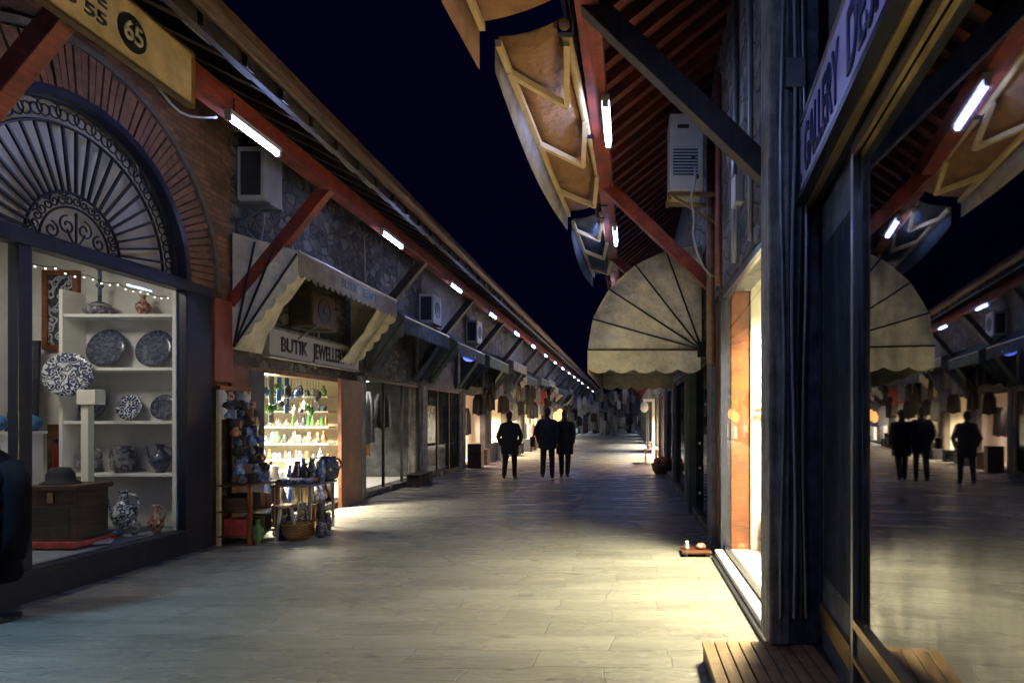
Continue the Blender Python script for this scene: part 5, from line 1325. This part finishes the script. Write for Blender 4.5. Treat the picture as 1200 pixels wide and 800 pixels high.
# ------------------------------------------------------------------ people walking away
def remesh(mb, vox, name, mtl, parent, sm=6):
    o = mb.build(name, mtl, parent, smooth=True)
    k = o.modifiers.new('r', 'REMESH'); k.mode = 'VOXEL'; k.voxel_size = vox; k.use_smooth_shade = True
    k = o.modifiers.new('s', 'SMOOTH'); k.factor = .5; k.iterations = sm
    return o
def person(x, y, h, label, coat, stride, arm_out, coat_len, hair_long, bag=None, turn=0):
    t = thing('person', (x, y, 0), label, 'person', None)
    k = h / 1.75
    def p(a, b, c): return (x + a * k, y + b * k, c * k)
    hips = {-1: p(-.09, 0, .9), 1: p(.09, 0, .9)}
    b = MB(); tr = MB(); ct = MB()
    # body: one continuous surface
    b.capsule(p(0, 0, .95), p(0, .01, 1.2), .125 * k, .12 * k); b.capsule(p(0, .01, 1.2), p(0, 0, 1.38), .13 * k, .1 * k)
    b.capsule(p(-.15, 0, 1.41), p(.15, 0, 1.41), .06 * k, .06 * k); b.capsule(p(0, 0, 1.42), p(0, .015, 1.56), .052 * k, .05 * k)
    b.ball(p(0, .02, 1.65), .1 * k, (.78, .92, 1.15), 16); b.ball(p(0, .06, 1.6), .06 * k, (.8, .9, 1), 10)
    b.ball(p(0, .118, 1.635), .016 * k, (.8, 1, 1.5), 8)
    for s_ in (-1, 1): b.ball(p(s_ * .08, .01, 1.64), .02 * k, (.5, .8, 1.4), 8)
    for s_ in (-1, 1):
        f = stride * s_
        kn = p(s_ * .1, .03 + f * .14, .5); an = p(s_ * .1, f * .26 - .03, .1 + (.05 if f < 0 else 0))
        b.capsule(hips[s_], kn, .078 * k, .055 * k); b.capsule(kn, an, .055 * k, .038 * k)
        tr.capsule(hips[s_], kn, .1 * k, .075 * k); tr.capsule(kn, an, .075 * k, .062 * k)
        heel = Vector(an) + Vector((0, -.04, -.055)) * k; toe = Vector(an) + Vector((s_ * .02, .16, -.065 - (.03 if f < 0 else 0))) * k
        heel.z = max(heel.z, .036 * k); toe.z = max(toe.z, .032 * k)
        sh = MB(); sh.capsule(heel, toe, .042 * k, .034 * k); sh.capsule(an, heel, .045 * k, .04 * k); remesh(sh, .012, 'shoe', 'shoe', t)
        b.capsule(an, heel.lerp(toe, .4), .035 * k, .025 * k)
        shd = p(s_ * .19, 0, 1.4); el = p(s_ * (.225 + arm_out * .7), -.03 - f * .05, 1.12); wr = p(s_ * (.2 + arm_out * .4), .06 - f * .12, .9)
        b.capsule(shd, el, .048 * k, .038 * k); b.capsule(el, wr, .038 * k, .027 * k)
        ct.capsule(shd, el, .075 * k, .062 * k); ct.capsule(el, Vector(el).lerp(Vector(wr), .9), .06 * k, .05 * k)
        # hand: palm, four unequal curled fingers and a thumb
        W = Vector(wr); pal = W + Vector((0, .01, -.07)) * k
        b.capsule(W, pal, .026 * k, .03 * k)
        for i, ln in enumerate((.065, .075, .07, .055)):
            r_ = pal + Vector((0, (.032 - .021 * i), -.02)) * k; mid = r_ + Vector((-s_ * .008, .003, -ln * .55)) * k; tip = mid + Vector((-s_ * .022, .002, -ln * .42)) * k
            b.capsule(r_, mid, .0095 * k, .009 * k, 8); b.capsule(mid, tip, .009 * k, .0075 * k, 8)
        r_ = W + Vector((0, .025, -.03)) * k; mid = r_ + Vector((-s_ * .012, .03, -.03)) * k; b.capsule(r_, mid, .012 * k, .01 * k, 8); b.capsule(mid, mid + Vector((-s_ * .012, .008, -.03)) * k, .01 * k, .008 * k, 8)
    tr.capsule(p(-.07, 0, .93), p(.07, 0, .93), .11 * k, .11 * k)
    # coat
    cl = MB(); cl.lathe([(.20, coat_len), (.205, coat_len + .03), (.2, .9), (.19, 1.05), (.195, 1.2), (.2, 1.32), (.17, 1.42), (.07, 1.47)], (0, 0, 0), 28)
    mp_ = {v: ct.bm.verts.new(p(v.co.x * 1.12, v.co.y * .72, v.co.z)) for v in cl.bm.verts}
    for f in cl.bm.faces: ct.bm.faces.new([mp_[v] for v in f.verts])
    cl.bm.free()
    ct.capsule(p(-.16, 0, 1.42), p(.16, 0, 1.42), .07 * k, .07 * k); ct.capsule(p(0, .0, 1.44), p(0, .01, 1.5), .08 * k, .07 * k)
    remesh(b, .0075, 'body', 'skin', t, 3); remesh(tr, .016, 'trousers', 'trouser', t); remesh(ct, .016, 'coat', coat, t)
    hr = MB(); hr.ball(p(0, -.005, 1.675), .106 * k, (.82, .93, 1.08), 14); hr.ball(p(0, -.05, 1.62), .085 * k, (.85, .7, 1.1), 12)
    if hair_long: hr.ball(p(0, -.06, 1.53), .08 * k, (1, .6, 1.5), 12)
    remesh(hr, .014, 'hair', 'hair', t)
    return t
person(-3.02, 16.0, 1.70, 'lone person in a bulky black coat walking away on the left, legs apart', 'coat_black', .75, .12, .66, False)
person(-2.1, 16.3, 1.80, 'taller person on the left of the walking pair, in a dark coat', 'coat_navy', .5, .07, .75, False)
person(-1.68, 16.5, 1.74, 'person on the right of the walking pair, in a long dark coat', 'coat_brown', -.9, .02, .62, True)
t = thing('shoulder_bag', (-2.5, 16.3, .85), 'dark shoulder bag at the left side of the taller walker', 'bag')
m = MB(); m.box(-2.53, -2.43, 16.15, 16.42, .82, 1.08); m.build('body', 'coat_black', t, bevel=.03)
m = MB(); m.tube([(-2.47, 16.2, 1.07), (-2.38, 16.24, 1.4), (-2.28, 16.27, 1.53), (-2.28, 16.33, 1.53), (-2.38, 16.36, 1.4), (-2.47, 16.38, 1.07)], .012, 6); m.build('strap', 'coat_black', t)
